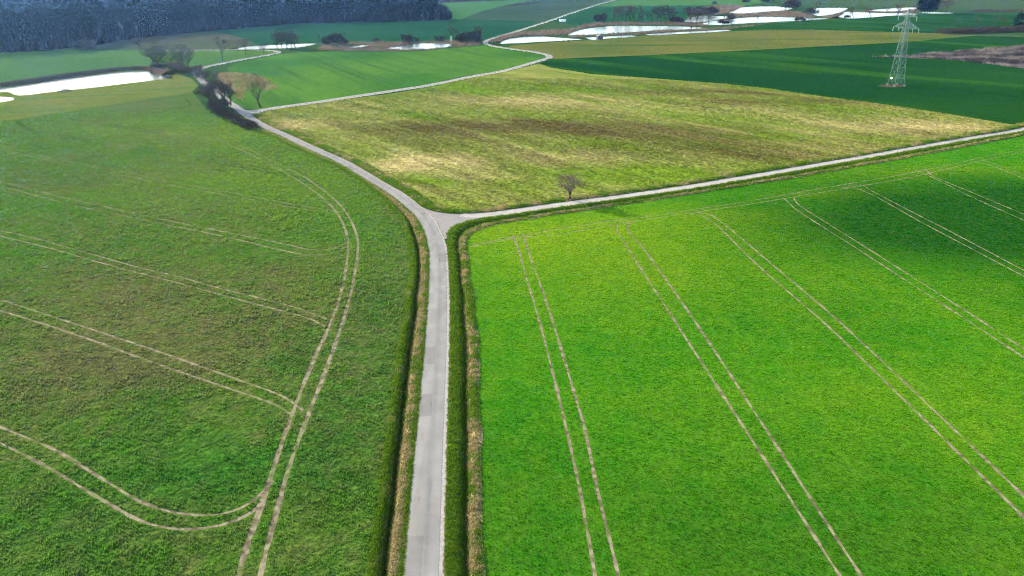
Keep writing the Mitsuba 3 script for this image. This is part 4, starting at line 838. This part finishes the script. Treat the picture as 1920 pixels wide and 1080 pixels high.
# the rows by the pond chain
rowG = 'bare trees in the row behind the purple reed bank'
for i, ((x, y), H) in enumerate((((87.99, 729.79), 13.69), ((93.22, 737.99), 14.33), ((95.95, 729.79), 15.64), ((99.70, 729.79), 15.15), ((104.58, 737.99), 15.81), ((107.19, 729.79), 16.13), ((110.93, 729.79), 15.64), ((112.69, 713.93), 8.61))):
    bare_tree((x, y), H, 110 + i, 'tall bare grey tree of the left row behind the purple reed bank', ('forest_bark', 'twig_grey'), rowG, trunk=0.34, limbs=4, spread=0.6, depth=4, twigs=6, tw=0.09)
rowH = 'bare trees in the denser row behind the long pond'
for i, ((x, y), H) in enumerate((((120.48, 713.93), 14.35), ((123.69, 713.93), 15.79), ((128.72, 721.78), 15.96), ((131.02, 713.93), 16.26), ((136.13, 721.78), 15.47), ((139.83, 721.78), 14.02))):
    bare_tree((x, y), H, 120 + i, 'dark bare tree of the right row behind the long pond', ('forest_bark', 'twig_dark'), rowH, trunk=0.34, limbs=4, spread=0.6, depth=4, twigs=8, tw=0.10)
for i, ((x, y), rx, rz, s_) in enumerate((((78.63, 729.79), 8, 10, 'dark bush at the left start of the bare tree rows'), ((184.09, 841.66), 12, 11, 'left dark thicket on the far bank between the ponds'), ((199.85, 863.65), 14, 11, 'right dark thicket on the far bank between the ponds'), ((142.29, 729.79), 6, 6, 'dark bush at the right end of the bare tree rows'), ((146.78, 721.78), 7, 6, 'low dark bush where the two ponds meet'),
                                       ((178.52, 698.72), 5, 5, 'dark shrub on the islet in the long pond, left one'), ((205.79, 781.82), 5, 6, 'dark shrub on the narrow dam of the long pond'), ((309.93, 858.04), 7, 8, 'dark bush in front of the rounded far pond'), ((334.85, 1008.06), 12, 14, 'dark tree-like bush right of the far pond at the top'), ((378.78, 1254.57), 14, 8, 'dark scrub at the top behind the far pond'), ((342.92, 1231.47), 9, 6, 'small dark scrub at the top left of the far pond'),
                                       ((281.38, 1166.95), 3.5, 5, 'tiny lone dark bush in the bright field at the top'), ((321.93, 800.82), 3, 3.5, 'dark bush on the bank behind the dark green field'), ((307.00, 791.21), 4, 3, 'flat bush on the bank left of the dead tree pair'), ((254.54, 746.37), 2.5, 4.5, 'dark stump-like bush standing in the long pond, left one'), ((261.74, 750.63), 2.5, 4.5, 'dark stump-like bush standing in the long pond, right one'))):
    shrub((x, y), rx, rz, 130 + i, s_, 'twig_dark', 1200, 0.16, 1.8)
for i, ((x, y), H, s_) in enumerate((((140.47, 650.15), 17.03, 'tall thin tree between the two dams, left'), ((149.42, 670.14), 17.09, 'tall thin tree between the two dams, right'), ((160.58, 698.72), 14.05, 'thin dead tree in front of the small pond, left'), ((166.81, 706.24), 12.78, 'thin dead tree in front of the small pond, right'),
                                  ((187.86, 737.99), 8.40, 'bare tree on the dam behind the islet'), ((190.77, 721.78), 7.25, 'leaning bare tree at the end of the islet'), ((330.52, 911.19), 17.01, 'dark bare tree in front of the rounded far pond'), ((325.52, 800.82), 10.71, 'left trunk of the dead tree pair behind the dark green field'), ((330.05, 805.71), 9.75, 'right trunk of the dead tree pair behind the dark green field'),
                                  ((346.05, 810.66), 11.38, 'left thin tree of the pair at the pond behind the pylon'), ((350.75, 815.67), 12.06, 'right thin tree of the pair at the pond behind the pylon'), ((374.45, 836.33), 11.24, 'single thin bare tree at the pond behind the pylon'), ((388.09, 841.66), 13.49, 'thin dark tree just left of the pylon top'), ((391.88, 847.05), 11.95, 'second thin dark tree just left of the pylon top'), ((422.78, 875.07), 13.43, 'thin dark tree just right of the pylon top'),
                                  ((218.15, 737.99), 6.42, 'small dead tree standing in the long pond'))):
    bare_tree((x, y), H, 150 + i, s_, ('twig_dark', 'twig_grey'), trunk=0.42, limbs=4, spread=0.5, depth=3, twigs=6, tw=0.09, r0=H * 0.03)
# evergreen group and neighbours
def pine_mesh(seed, H, crown=0.6, r=0.2, n=260, leafs=0.9, cone=0.5, trunk_r=0.016):
    rg = np.random.default_rng(seed)
    nseg = 4; z = np.linspace(0, H * 0.93, nseg + 1); wob = np.cumsum(rg.normal(0, H * 0.006, (nseg + 1, 2)), 0); wob -= wob[0]
    c = np.column_stack([wob, z]); rad = H * trunk_r * (1 - 0.8 * z / H)
    tr = bars(c[:-1], c[1:], rad[:-1], rad[1:], 5)
    k = max(8, n // 14)
    zz = H * (1 - crown * rg.uniform(0, 1, k) ** 0.8); f = (H - zz) / (H * crown)
    rr = H * r * np.clip(cone * f * 1.4 + (1 - cone) * np.sqrt(np.clip(1 - (2 * f - 1) ** 2, 0, 1)) + 0.06, 0, 1) * rg.uniform(0.55, 1.1, k)
    az = rg.uniform(0, 2 * math.pi, k)
    cen = np.column_stack([np.cos(az) * rr * 0.75, np.sin(az) * rr * 0.75, zz - 0.15 * rr])
    br = bars(np.column_stack([0 * zz, 0 * zz, zz - 0.4 * rr]), cen, H * 0.004, H * 0.0015, 3)
    m_ = n // k
    b = np.repeat(cen, m_, 0) + rg.normal(0, 1, (k * m_, 3)) * [leafs, leafs, leafs * 0.55]
    d = rg.normal(0, 1, b.shape) + [0, 0, 0.25]; d /= np.linalg.norm(d, axis=1, keepdims=True)
    o = np.cross(d, rg.normal(0, 1, b.shape)); o /= np.linalg.norm(o, axis=1, keepdims=True)
    s = leafs * rg.uniform(0.5, 1.1, len(b))[:, None]
    V_ = np.stack([b - o * s * 0.42, b + o * s * 0.42, b + d * s], 1).reshape(-1, 3)
    return join(tr, br), (V_, np.arange(len(V_)).reshape(-1, 3))
for i, ((x, y), H) in enumerate((((440.37, 898.83), 16.79), ((447.26, 898.83), 19.79), ((456.04, 904.97), 18.23))):
    a, b = pine_mesh(170 + i, H, 0.8, 0.32, 900, 1.6, 0.2)
    stand(fresh('evergreen_tree'), [('trunk', a), ('crown', b)], (x, y), ['left', 'middle', 'right'][i] + ' dark evergreen of the big group behind the ponds', 'tree', mats=('forest_bark', 'pine_needles'))
for i, ((x, y), H) in enumerate((((463.78, 911.19), 16.41), ((471.62, 917.50), 17.25), ((486.23, 936.94), 16.24))):
    bare_tree((x, y), H, 180 + i, ['left', 'middle', 'right'][i] + ' broad bare tree beside the big dark evergreens', ('forest_bark', 'twig_grey'), trunk=0.3, limbs=5, spread=0.75, depth=4, twigs=8, tw=0.12)
hedge('hedge', [(305.03, 588.53), (316.29, 591.21), (334.49, 596.63), (360.15, 607.76), (384.76, 619.31), (426.51, 637.46)], 7.0, 3.6, 8000, 'long dark hedge at the right behind the pylon field', lw=0.16, ll=1.6, seed=9)
hedge('hedge', [(508.48, 923.89), (527.89, 929.07), (559.08, 931.68), (596.42, 934.30)], 6.0, 2.4, 2000, 'thin far hedge strip in the pale field at the top right', 'twig_grey', lw=0.2, ll=1.6, seed=10)
hedge('hedge', [(0.00, 1090.64), (18.56, 1166.95), (40.71, 1231.47)], 8.0, 2.0, 1000, 'low dark hedge line in the far grey-green field', 'twig_dark', lw=0.2, ll=1.6, seed=12)
for i, ((x, y), H) in enumerate((((336.84, 625.25), 10.51), ((352.61, 631.30), 11.45), ((376.26, 650.15), 10.91), ((388.40, 656.68), 8.82))):
    bare_tree((x, y), H, 190 + i, ['leftmost', 'second', 'third', 'rightmost'][i] + ' of the thin bare trees rising from the long hedge at the right', ('forest_bark', 'twig_grey'), trunk=0.45, limbs=4, spread=0.5, depth=4, twigs=5, tw=0.05)
a, b = pine_mesh(196, 11.88, 0.75, 0.36, 700, 1.0, 0.1)
stand(fresh('evergreen_tree'), [('trunk', a), ('crown', b)], (385.11, 631.30), 'dark rounded evergreen in the hedge at the right edge', 'tree', mats=('forest_bark', 'pine_needles'))

# ------------------------------------------------------------------ forest
forest_edge = spline([(-320.33, 402.40), (-301.99, 429.56), (-280.26, 449.19), (-263.15, 460.50), (-259.59, 470.64), (-253.30, 488.53), (-252.67, 551.06), (-240.08, 591.21), (-225.37, 625.25), (-206.69, 670.14), (-184.22, 717.83), (-149.78, 729.79), (-105.85, 750.63), (-62.36, 772.65)], 2.0)
P_forest = Polygon(np.vstack([forest_edge, [(-78.74, 964.17), (-118.42, 1209.20), (0.00, 1356.22), (43.06, 1699.26), (-707.44, 2434.34), (-2860.50, 2434.34), (-549.86, 511.81)]])).buffer(0)
FG = 'trees at the edge of the forest'
protos = []
for i in range(6): protos.append(('pine_tree', *pine_mesh(300 + i, 17 + 1.2 * (i % 3), 0.62, 0.19, 330, 1.1, 0.35), ('forest_bark', 'pine_needles'), 'tall dark pine in the front rows of the hazy forest', 'pines at the edge of the forest'))
for i in range(4): protos.append(('bare_tree', *grow(310 + i, 16 + i, trunk=0.4, limbs=4, spread=0.45, depth=3, twigs=9, tw=0.12), ('forest_bark', 'forest_twig'), 'bare grey tree in the front rows of the hazy forest', 'bare trees at the edge of the forest'))
for i in range(2): protos.append(('birch_tree', *grow(320 + i, 15 + i, trunk=0.55, limbs=4, spread=0.35, depth=3, twigs=6, tw=0.09, r0=0.26), ('pale_bark', 'forest_twig'), 'pale-stemmed birch at the edge of the hazy forest', 'birches at the edge of the forest'))
fr = np.random.default_rng(77)
plys = {}
L = LineString(forest_edge)
def add_tree(i, x, y, s, rot, text=None, group=None):
    nm, a, b, mats, lb, gr = protos[i]
    if i not in plys: plys[i] = (mikit.ply(a, mats[0]), mikit.ply(b, mats[1]))
    key = fresh(nm)
    tf = T().translate([x, y, 0]).rotate([0, 0, 1], rot).scale([s, s, s * fr.uniform(0.9, 1.12)])
    scene[key + '__trunk'] = {**plys[i][0], 'to_world': tf}; scene[key + '__crown'] = {**plys[i][1], 'to_world': tf}
    lab(key, text or lb, 'tree', group or gr)
nf = 0
for d in np.arange(0, L.length, 2.9):
    if nf >= 280: break
    q = L.interpolate(d); q2 = L.interpolate(min(d + 1, L.length)); tx, ty = q2.x - q.x, q2.y - q.y; l = math.hypot(tx, ty) + 1e-9
    back = abs(fr.normal(0, 7)) + 0.5
    x, y = q.x - ty / l * back, q.y + tx / l * back
    if abs(x) > 0.7 * y + 10: continue
    far_end = d > L.length * 0.84
    u = fr.uniform()
    i = (fr.integers(6, 10) if u < 0.75 else fr.integers(0, 6)) if far_end else (fr.integers(0, 6) if u < 0.62 else fr.integers(6, 10) if u < 0.92 else fr.integers(10, 12))
    add_tree(int(i), x, y, fr.uniform(0.8, 1.15), fr.uniform(0, 360)); nf += 1
for i, (u, v, s) in enumerate(((806, 37, 0.7), (813, 37.5, 0.75), (820, 37, 0.8), (828, 36.5, 0.75))):
    pass
structure('forest_floor', sheet(P_forest.buffer(2).difference(ponds), 0.06), 'forest_litter', 'dark forest floor below the trees', 'ground')
# the wood behind them, one mass
inner = P_forest.buffer(-9)
x0, y0, x1, y1 = inner.bounds
cand = np.column_stack([fr.uniform(x0, x1, 60000), fr.uniform(y0, min(y1, 1900), 60000)])
cand = cand[shapely.contains_xy(inner, cand[:, 0], cand[:, 1])]
cand = cand[(np.abs(cand[:, 0]) < 0.7 * cand[:, 1] + 10)]
dens = np.clip(1.3 - (cand[:, 1] - 450) / 900, 0.25, 1)
cand = cand[fr.uniform(0, 1, len(cand)) < dens][:7000]
def cheap(seed, kind):
    rg = np.random.default_rng(seed)
    c_ = pine_mesh(seed, 17, 0.62 if kind == 0 else 0.7, 0.19, 62 if kind == 0 else 70, 1.8 if kind == 0 else 1.9, 0.35 if kind == 0 else 0.05)[1]
    st = bars([[0, 0, 0]], [[rg.normal(0, 0.4), rg.normal(0, 0.4), 14]], 0.22, 0.08, 3)
    if kind:   # bare crown: slimmer, upward twigs
        v = c_[0].reshape(-1, 3, 3); m_ = v.mean(1, keepdims=True); d = (v - m_) * [0.55, 0.55, 1.0]; c_ = ((m_ + d).reshape(-1, 3), c_[1])
    return join(st, c_)
def mass(seedbase, kind, pts):
    pr = [cheap(seedbase + i, kind) for i in range(5)]
    out = []
    for j, (x, y) in enumerate(pts):
        v, f = pr[j % 5]; s = fr.uniform(0.8, 1.25); a = fr.uniform(0, 6.28); c_, s_ = math.cos(a) * s, math.sin(a) * s
        out.append((np.column_stack([v[:, 0] * c_ - v[:, 1] * s_ + x, v[:, 0] * s_ + v[:, 1] * c_ + y, v[:, 2] * s]), f))
    return join(*out)
bare_sel = meshkit.fbm(np.column_stack([cand / 60.0, 0 * cand[:, 0]]), 2, 6) > 0.56
put('forest', mass(400, 0, cand[~bare_sel]), 'pine_needles'); lab('forest', 'dense dark pine forest filling the upper left under blue haze', 'forest', kind='stuff')
put('forest_001', mass(420, 1, cand[bare_sel]), 'forest_twig'); lab('forest_001', 'bare grey trees mixed into the dark forest at the upper left', 'forest', kind='stuff')

# ------------------------------------------------------------------ reeds, dry grass, banks
def tall_grass(key, geom, dens, hgt, w, mat, label, cat, seed, thin=0.0, clump=6.0):
    rg = np.random.default_rng(seed)
    out = []
    for g in polys(geom):
        x0, y0, x1, y1 = g.bounds
        n = int((x1 - x0) * (y1 - y0) * dens)
        p = np.column_stack([rg.uniform(x0, x1, n), rg.uniform(y0, y1, n)])
        out.append(p[shapely.contains_xy(g, p[:, 0], p[:, 1])])
    p = np.vstack(out)
    nn = meshkit.fbm(np.column_stack([p / clump, 0 * p[:, 0]]), 3, seed)
    p, nn = p[nn > thin], nn[nn > thin]
    P3 = np.column_stack([p, height(p[:, 0], p[:, 1]) - 0.12])
    m_ = blades(P3, rg, 3, w, hgt * (0.35 + 1.2 * nn), hgt * 0.35, w * 1.2)
    put(key, m_, mat); lab(key, label, cat, kind='stuff')
straw = Polygon([(-126.45, 347.06), (-122.70, 352.91), (-111.64, 347.06), (-101.51, 334.11), (-87.20, 301.27), (-89.95, 295.61), (-99.66, 310.76), (-97.37, 293.08), (-90.41, 269.86), (-94.87, 274.75), (-105.75, 303.16), (-116.82, 323.70)]).buffer(0).difference(roads)
tall_grass('dry_grass', straw, 1.3, 0.75, 0.30, 'straw_bush', 'straw-coloured tall grass on the slope behind the fork', 'grass', 7, 0.2)
reed_a = Polygon([(-113.19, 474.11), (-112.47, 496.05), (-103.75, 513.85), (-87.13, 517.97), (-66.76, 515.90), (-37.59, 528.56), (-20.18, 520.05), (-17.42, 507.78), (-21.61, 490.39), (-33.96, 475.87), (-47.68, 458.85), (-70.30, 450.78), (-95.03, 457.21), (-107.65, 460.50)]).buffer(0).difference(unary_union([PP['d'].buffer(0.4), PP['e'].buffer(0.4), roads]))
under = P_forest.buffer(3.5).difference(P_forest.buffer(-45)).intersection(box(-420, 430, 200, 1000))
tall_grass('undergrowth', under, 0.5, 4.5, 1.1, 'forest_twig', 'dark undergrowth along the edge of the forest', 'undergrowth', 8, 0.2)
tall_grass('reeds', reed_a, 0.8, 0.95, 0.40, 'reed_stalk', 'purplish brown reeds around the reed pools', 'reeds', 1, 0.42)
reed_b = Polygon([(-16.15, 520.05), (-12.25, 541.84), (3.83, 593.90), (27.91, 619.31), (42.66, 631.30), (62.47, 695.02), (83.79, 725.76), (111.13, 721.78), (147.38, 717.83), (160.94, 677.07), (155.02, 670.14), (133.18, 691.35), (84.70, 694.28), (59.69, 663.34), (47.27, 622.27), (38.19, 580.65), (29.57, 572.96), (14.78, 572.96), (0.00, 555.79), (-6.84, 528.56), (-9.94, 511.81)]).buffer(0).difference(unary_union([ponds, roads]))
tall_grass('reeds_001', reed_b, 0.45, 1.5, 0.6, 'reed_stalk', 'purple-brown reed bank above the long pond', 'reeds', 2, 0.30)
dam = unary_union([Polygon([(41.40, 572.96), (56.17, 580.65), (81.87, 599.37), (112.47, 624.06), (139.70, 638.71), (174.80, 663.34), (217.57, 706.24), (168.95, 640.59), (135.56, 619.31), (108.62, 602.15), (86.12, 580.65), (54.51, 563.03), (39.15, 551.06)]).buffer(0),
                   Polygon([(151.65, 729.79), (163.82, 729.79), (194.15, 777.21), (221.61, 820.74), (219.44, 806.69), (202.11, 777.21), (182.95, 759.29), (157.74, 706.24), (148.42, 713.93)]).buffer(0),
                   Polygon([(225.93, 875.07), (250.62, 891.57), (287.08, 936.94), (311.07, 955.84), (322.96, 936.94), (311.63, 886.79), (304.91, 836.33), (290.53, 810.66), (255.81, 833.16), (223.18, 820.74)]).buffer(0),
                   Polygon([(305.68, 831.07), (334.06, 868.18), (373.48, 942.27), (374.39, 936.94), (328.34, 841.66), (305.02, 800.82)]).buffer(0),
                   Polygon([(378.89, 942.27), (409.08, 964.17), (419.31, 931.68), (442.74, 950.37), (482.29, 1000.47), (450.72, 926.47), (427.15, 903.73), (398.93, 918.77)]).buffer(0)]).difference(ponds)
tall_grass('reeds_002', dam, 0.22, 0.9, 0.8, 'reed_stalk', 'dark reeds along the narrow dams between the ponds', 'reeds', 3, 0.25)
tongue = Polygon([(243.57, 1056.06), (279.90, 1127.52), (307.48, 1118.07), (296.64, 1073.07), (265.97, 993.00), (232.94, 904.97), (201.68, 852.51)]).buffer(0).difference(ponds)
tall_grass('reeds_003', tongue, 0.16, 1.4, 1.0, 'reed_stalk', 'brown reed tongue left of the far pond', 'reeds', 4, 0.2)
shore = unary_union([PP[k_].buffer(2.2) for k_ in ('c', 'f', 'h', 'i', 'k', 'l', 'm', 'n', 'o')]).difference(ponds).difference(roads)
tall_grass('reeds_004', shore, 0.3, 0.5, 0.6, 'twig_dark', 'dark fringe of sedge on the pond banks', 'reeds', 5, 0.36)
tall_grass('dry_grass_001', LAND['heath'], 1.3, 1.0, 0.38, 'dry_grass_stalk', 'grey-brown dry tussock grass right of the pylon', 'grass', 6, 0.44, 7.0)
shrub((-162.55, 293.10), 2.4, 0.9, 201, 'low dark clump at the near shore of the left pond', n=300)
shrub((-140.33, 332.32), 1.4, 0.9, 202, 'small dark clump at the right tip of the left pond', n=200)
shrub((-155.67, 350.94), 1.0, 1.2, 203, 'tiny dark bush standing in the left pond', n=150)

# ------------------------------------------------------------------ pylon
PX, PY = (147.09, 309.79)
H = 28.20 * 0.985
phi = math.radians(-77.0)
ax, ay = np.array([math.cos(phi), math.sin(phi), 0]), np.array([-math.sin(phi), math.cos(phi), 0])
Z = np.array([0, 0, 1.0])
base = np.array([PX, PY, float(height(PX, PY))])
def half(t): return np.interp(t, [0, 0.10, 0.70, 0.76, 0.915, 1.0], [2.15, 1.85, 0.85, 0.75, 0.48, 0.10])
def corner(t, sx, sy): return base + ax * half(t) * sx + ay * half(t) * sy + Z * t * H
key = 'pylon'
ts = [0, 0.10, 0.24, 0.38, 0.50, 0.61, 0.70, 0.76, 0.84, 0.915, 1.0]
for i, (sx, sy) in enumerate(((1, 1), (1, -1), (-1, -1), (-1, 1))):
    c = np.array([corner(t, sx, sy) for t in ts]); c[0] -= Z * 0.2
    put('pylon__leg' + (f'_{i:03d}' if i else ''), bars(c[:-1], c[1:], 0.10, 0.10, 4), 'galvanised')
b0, b1 = [], []
for a_, b_ in zip(ts[:-2], ts[1:-1]):
    nsub = 1
    for q in range(nsub):
        ta, tb = a_ + (b_ - a_) * q / nsub, a_ + (b_ - a_) * (q + 1) / nsub
        for (s1, s2) in (((1, 1), (1, -1)), ((1, -1), (-1, -1)), ((-1, -1), (-1, 1)), ((-1, 1), (1, 1))):
            b0 += [corner(ta, *s1), corner(ta, *s2)]; b1 += [corner(tb, *s2), corner(tb, *s1)]
            b0.append(corner(tb, *s1)); b1.append(corner(tb, *s2))
put('pylon__bracing', bars(b0, b1, 0.042, 0.042, 4), 'galvanised'); lab('pylon__bracing', kind='stuff')
def arm(t, L_, rise, k, name):
    z0, z1 = t * H, t * H + rise
    A0, A1, h0 = [], [], half(t)
    tip = lambda s: base + ax * s * L_ + Z * z0
    for s in (1, -1):
        for sy in (1, -1):
            lo = base + ax * s * h0 + ay * sy * h0 + Z * z0; hi = base + ax * s * half(t + rise / H) + ay * sy * half(t + rise / H) + Z * z1
            A0 += [lo, hi]; A1 += [tip(s), tip(s)]
            for q in range(1, k):
                u = q / k; u2 = (q - 1) / k
                A0.append(lo * (1 - u) + tip(s) * u); A1.append(hi * (1 - u) + tip(s) * u)
                A0.append(lo * (1 - u) + tip(s) * u); A1.append(hi * (1 - u2) + tip(s) * u2)
        l1 = base + ax * s * h0 + ay * h0 + Z * z0; l2 = base + ax * s * h0 - ay * h0 + Z * z0
        for q in range(k):
            u = q / k
            A0.append(l1 * (1 - u) + tip(s) * u); A1.append(l2 * (1 - u) + tip(s) * u)
    put(name, bars(A0, A1, 0.05, 0.05, 4), 'galvanised')
    return tip
tip1 = arm(0.76, 7.0, 2.3, 4, 'pylon__cross_arm')
tip2 = arm(0.905, 5.0, 1.6, 3, 'pylon__cross_arm_001')
def insulator(p, L_=1.5):
    z = np.linspace(0, L_, 9); r = np.where(np.arange(9) % 2, 0.13, 0.06)
    c = p - np.outer(z, Z)
    return bars(c[:-1], c[1:], r[:-1], r[1:], 6)
n_ = 0
for tp, ss in ((tip1, (1, 0.55, -0.55, -1)), (tip2, (1, -1))):
    for s in ss:
        put('pylon__insulator' + (f'_{n_:03d}' if n_ else ''), insulator(tp(s) - Z * 0.05), 'ceramic'); n_ += 1
c = (corner(0.085, -1, -1) + corner(0.085, -1, 1)) / 2 + ax * -0.1
bx = trimesh.creation.box([0.06, 0.9, 0.7]); bx.apply_transform(trimesh.transformations.rotation_matrix(phi, [0, 0, 1])); bx.apply_translation(base + Z * 0.10 * H + ax * -1.95)
c2 = trimesh.creation.box([0.9, 0.06, 0.7]); c2.apply_transform(trimesh.transformations.rotation_matrix(phi, [0, 0, 1])); c2.apply_translation(base + Z * 0.10 * H - ay * 1.95 - ax * 0.6)
put('pylon__sign', c2, 'white_paint'); lab('pylon__sign', 'small white plate low on the pylon')
for i, (sx, sy) in enumerate(((1, 1), (1, -1), (-1, -1), (-1, 1))):
    f = trimesh.creation.cylinder(0.4, 0.7, sections=10); f.apply_translation(corner(0, sx, sy) + Z * 0.1)
    put('pylon__footing' + (f'_{i:03d}' if i else ''), f, 'worn_asphalt')
lab('pylon', 'pale green steel lattice pylon with two cross arms in the dark green field', 'pylon')

# ------------------------------------------------------------------ small far things
def boxat(key, part, xy, size, z, mat, rot=0.3, off=(0, 0)):
    b = trimesh.creation.box(size)
    b.apply_transform(trimesh.transformations.rotation_matrix(rot, [0, 0, 1])); b.apply_translation([xy[0] + off[0], xy[1] + off[1], z])
    put(f'{key}__{part}' if part else key, b, mat)
hx = (56.95, 537.35)
boxat('hut', 'wall', hx, [3.6, 3.0, 2.2], 1.1, 'dark_board'); lab('hut', 'small grey wooden hut at the edge of the water', 'hut')
rf = trimesh.creation.extrude_polygon(Polygon([(-2.1, 0), (2.1, 0), (0, 1.0)]), 3.6); rf.apply_transform(trimesh.transformations.rotation_matrix(math.pi / 2, [1, 0, 0])); rf.apply_translation([0, 1.8, 0]); rf.apply_transform(trimesh.transformations.rotation_matrix(0.3, [0, 0, 1])); rf.apply_translation([hx[0], hx[1], 2.203])
put('hut__roof', rf, 'worn_asphalt')
wx = (44.47, 729.79)
boxat('trailer', 'body', wx, [5.5, 2.4, 1.9], 1.55, 'white_paint', 0.1); boxat('trailer', 'axle', wx, [0.3, 2.0, 0.25], 0.46, 'dark_board', 0.1)
for i, (dx, dy) in enumerate(((0, 1.05), (0, -1.05))):
    wl = trimesh.creation.cylinder(0.38, 0.25, sections=14); wl.apply_transform(trimesh.transformations.rotation_matrix(math.pi / 2, [1, 0, 0])); wl.apply_translation([wx[0] + dx, wx[1] + dy, 0.38]); put('trailer__wheel' + (f'_{i:03d}' if i else ''), wl, 'dark_board')
lab('trailer', 'small white trailer parked in the far field beside the lane', 'trailer')
qx = (-38.05, 515.90)
put('post', bars([[qx[0], qx[1], -0.1], [qx[0], qx[1], 3.6]], [[qx[0], qx[1], 3.6], [qx[0], qx[1], 3.9]], [0.35, 0.35], [0.35, 0.05], 8), 'white_paint'); lab('post', 'small white post standing behind the reed pond', 'post')

# ------------------------------------------------------------------ haze
0 and print('triangles', {k: len(meshkit.WRITTEN[d['filename']][1]) for k, d in scene.items() if d.get('type') == 'ply' and len(meshkit.WRITTEN[d['filename']][1]) > 60000}, sum(len(v[1]) for v in meshkit.WRITTEN.values()))
scene['haze'] = {'type': 'cube', 'to_world': T().translate([0, 2900, 21.5]).scale([4400, 3300, 24.0]), 'bsdf': {'type': 'null'}, 'interior': {'type': 'ref', 'id': 'haze_air'}}
lab('haze', 'thin blue haze over the far fields and forest', 'haze', kind='stuff')
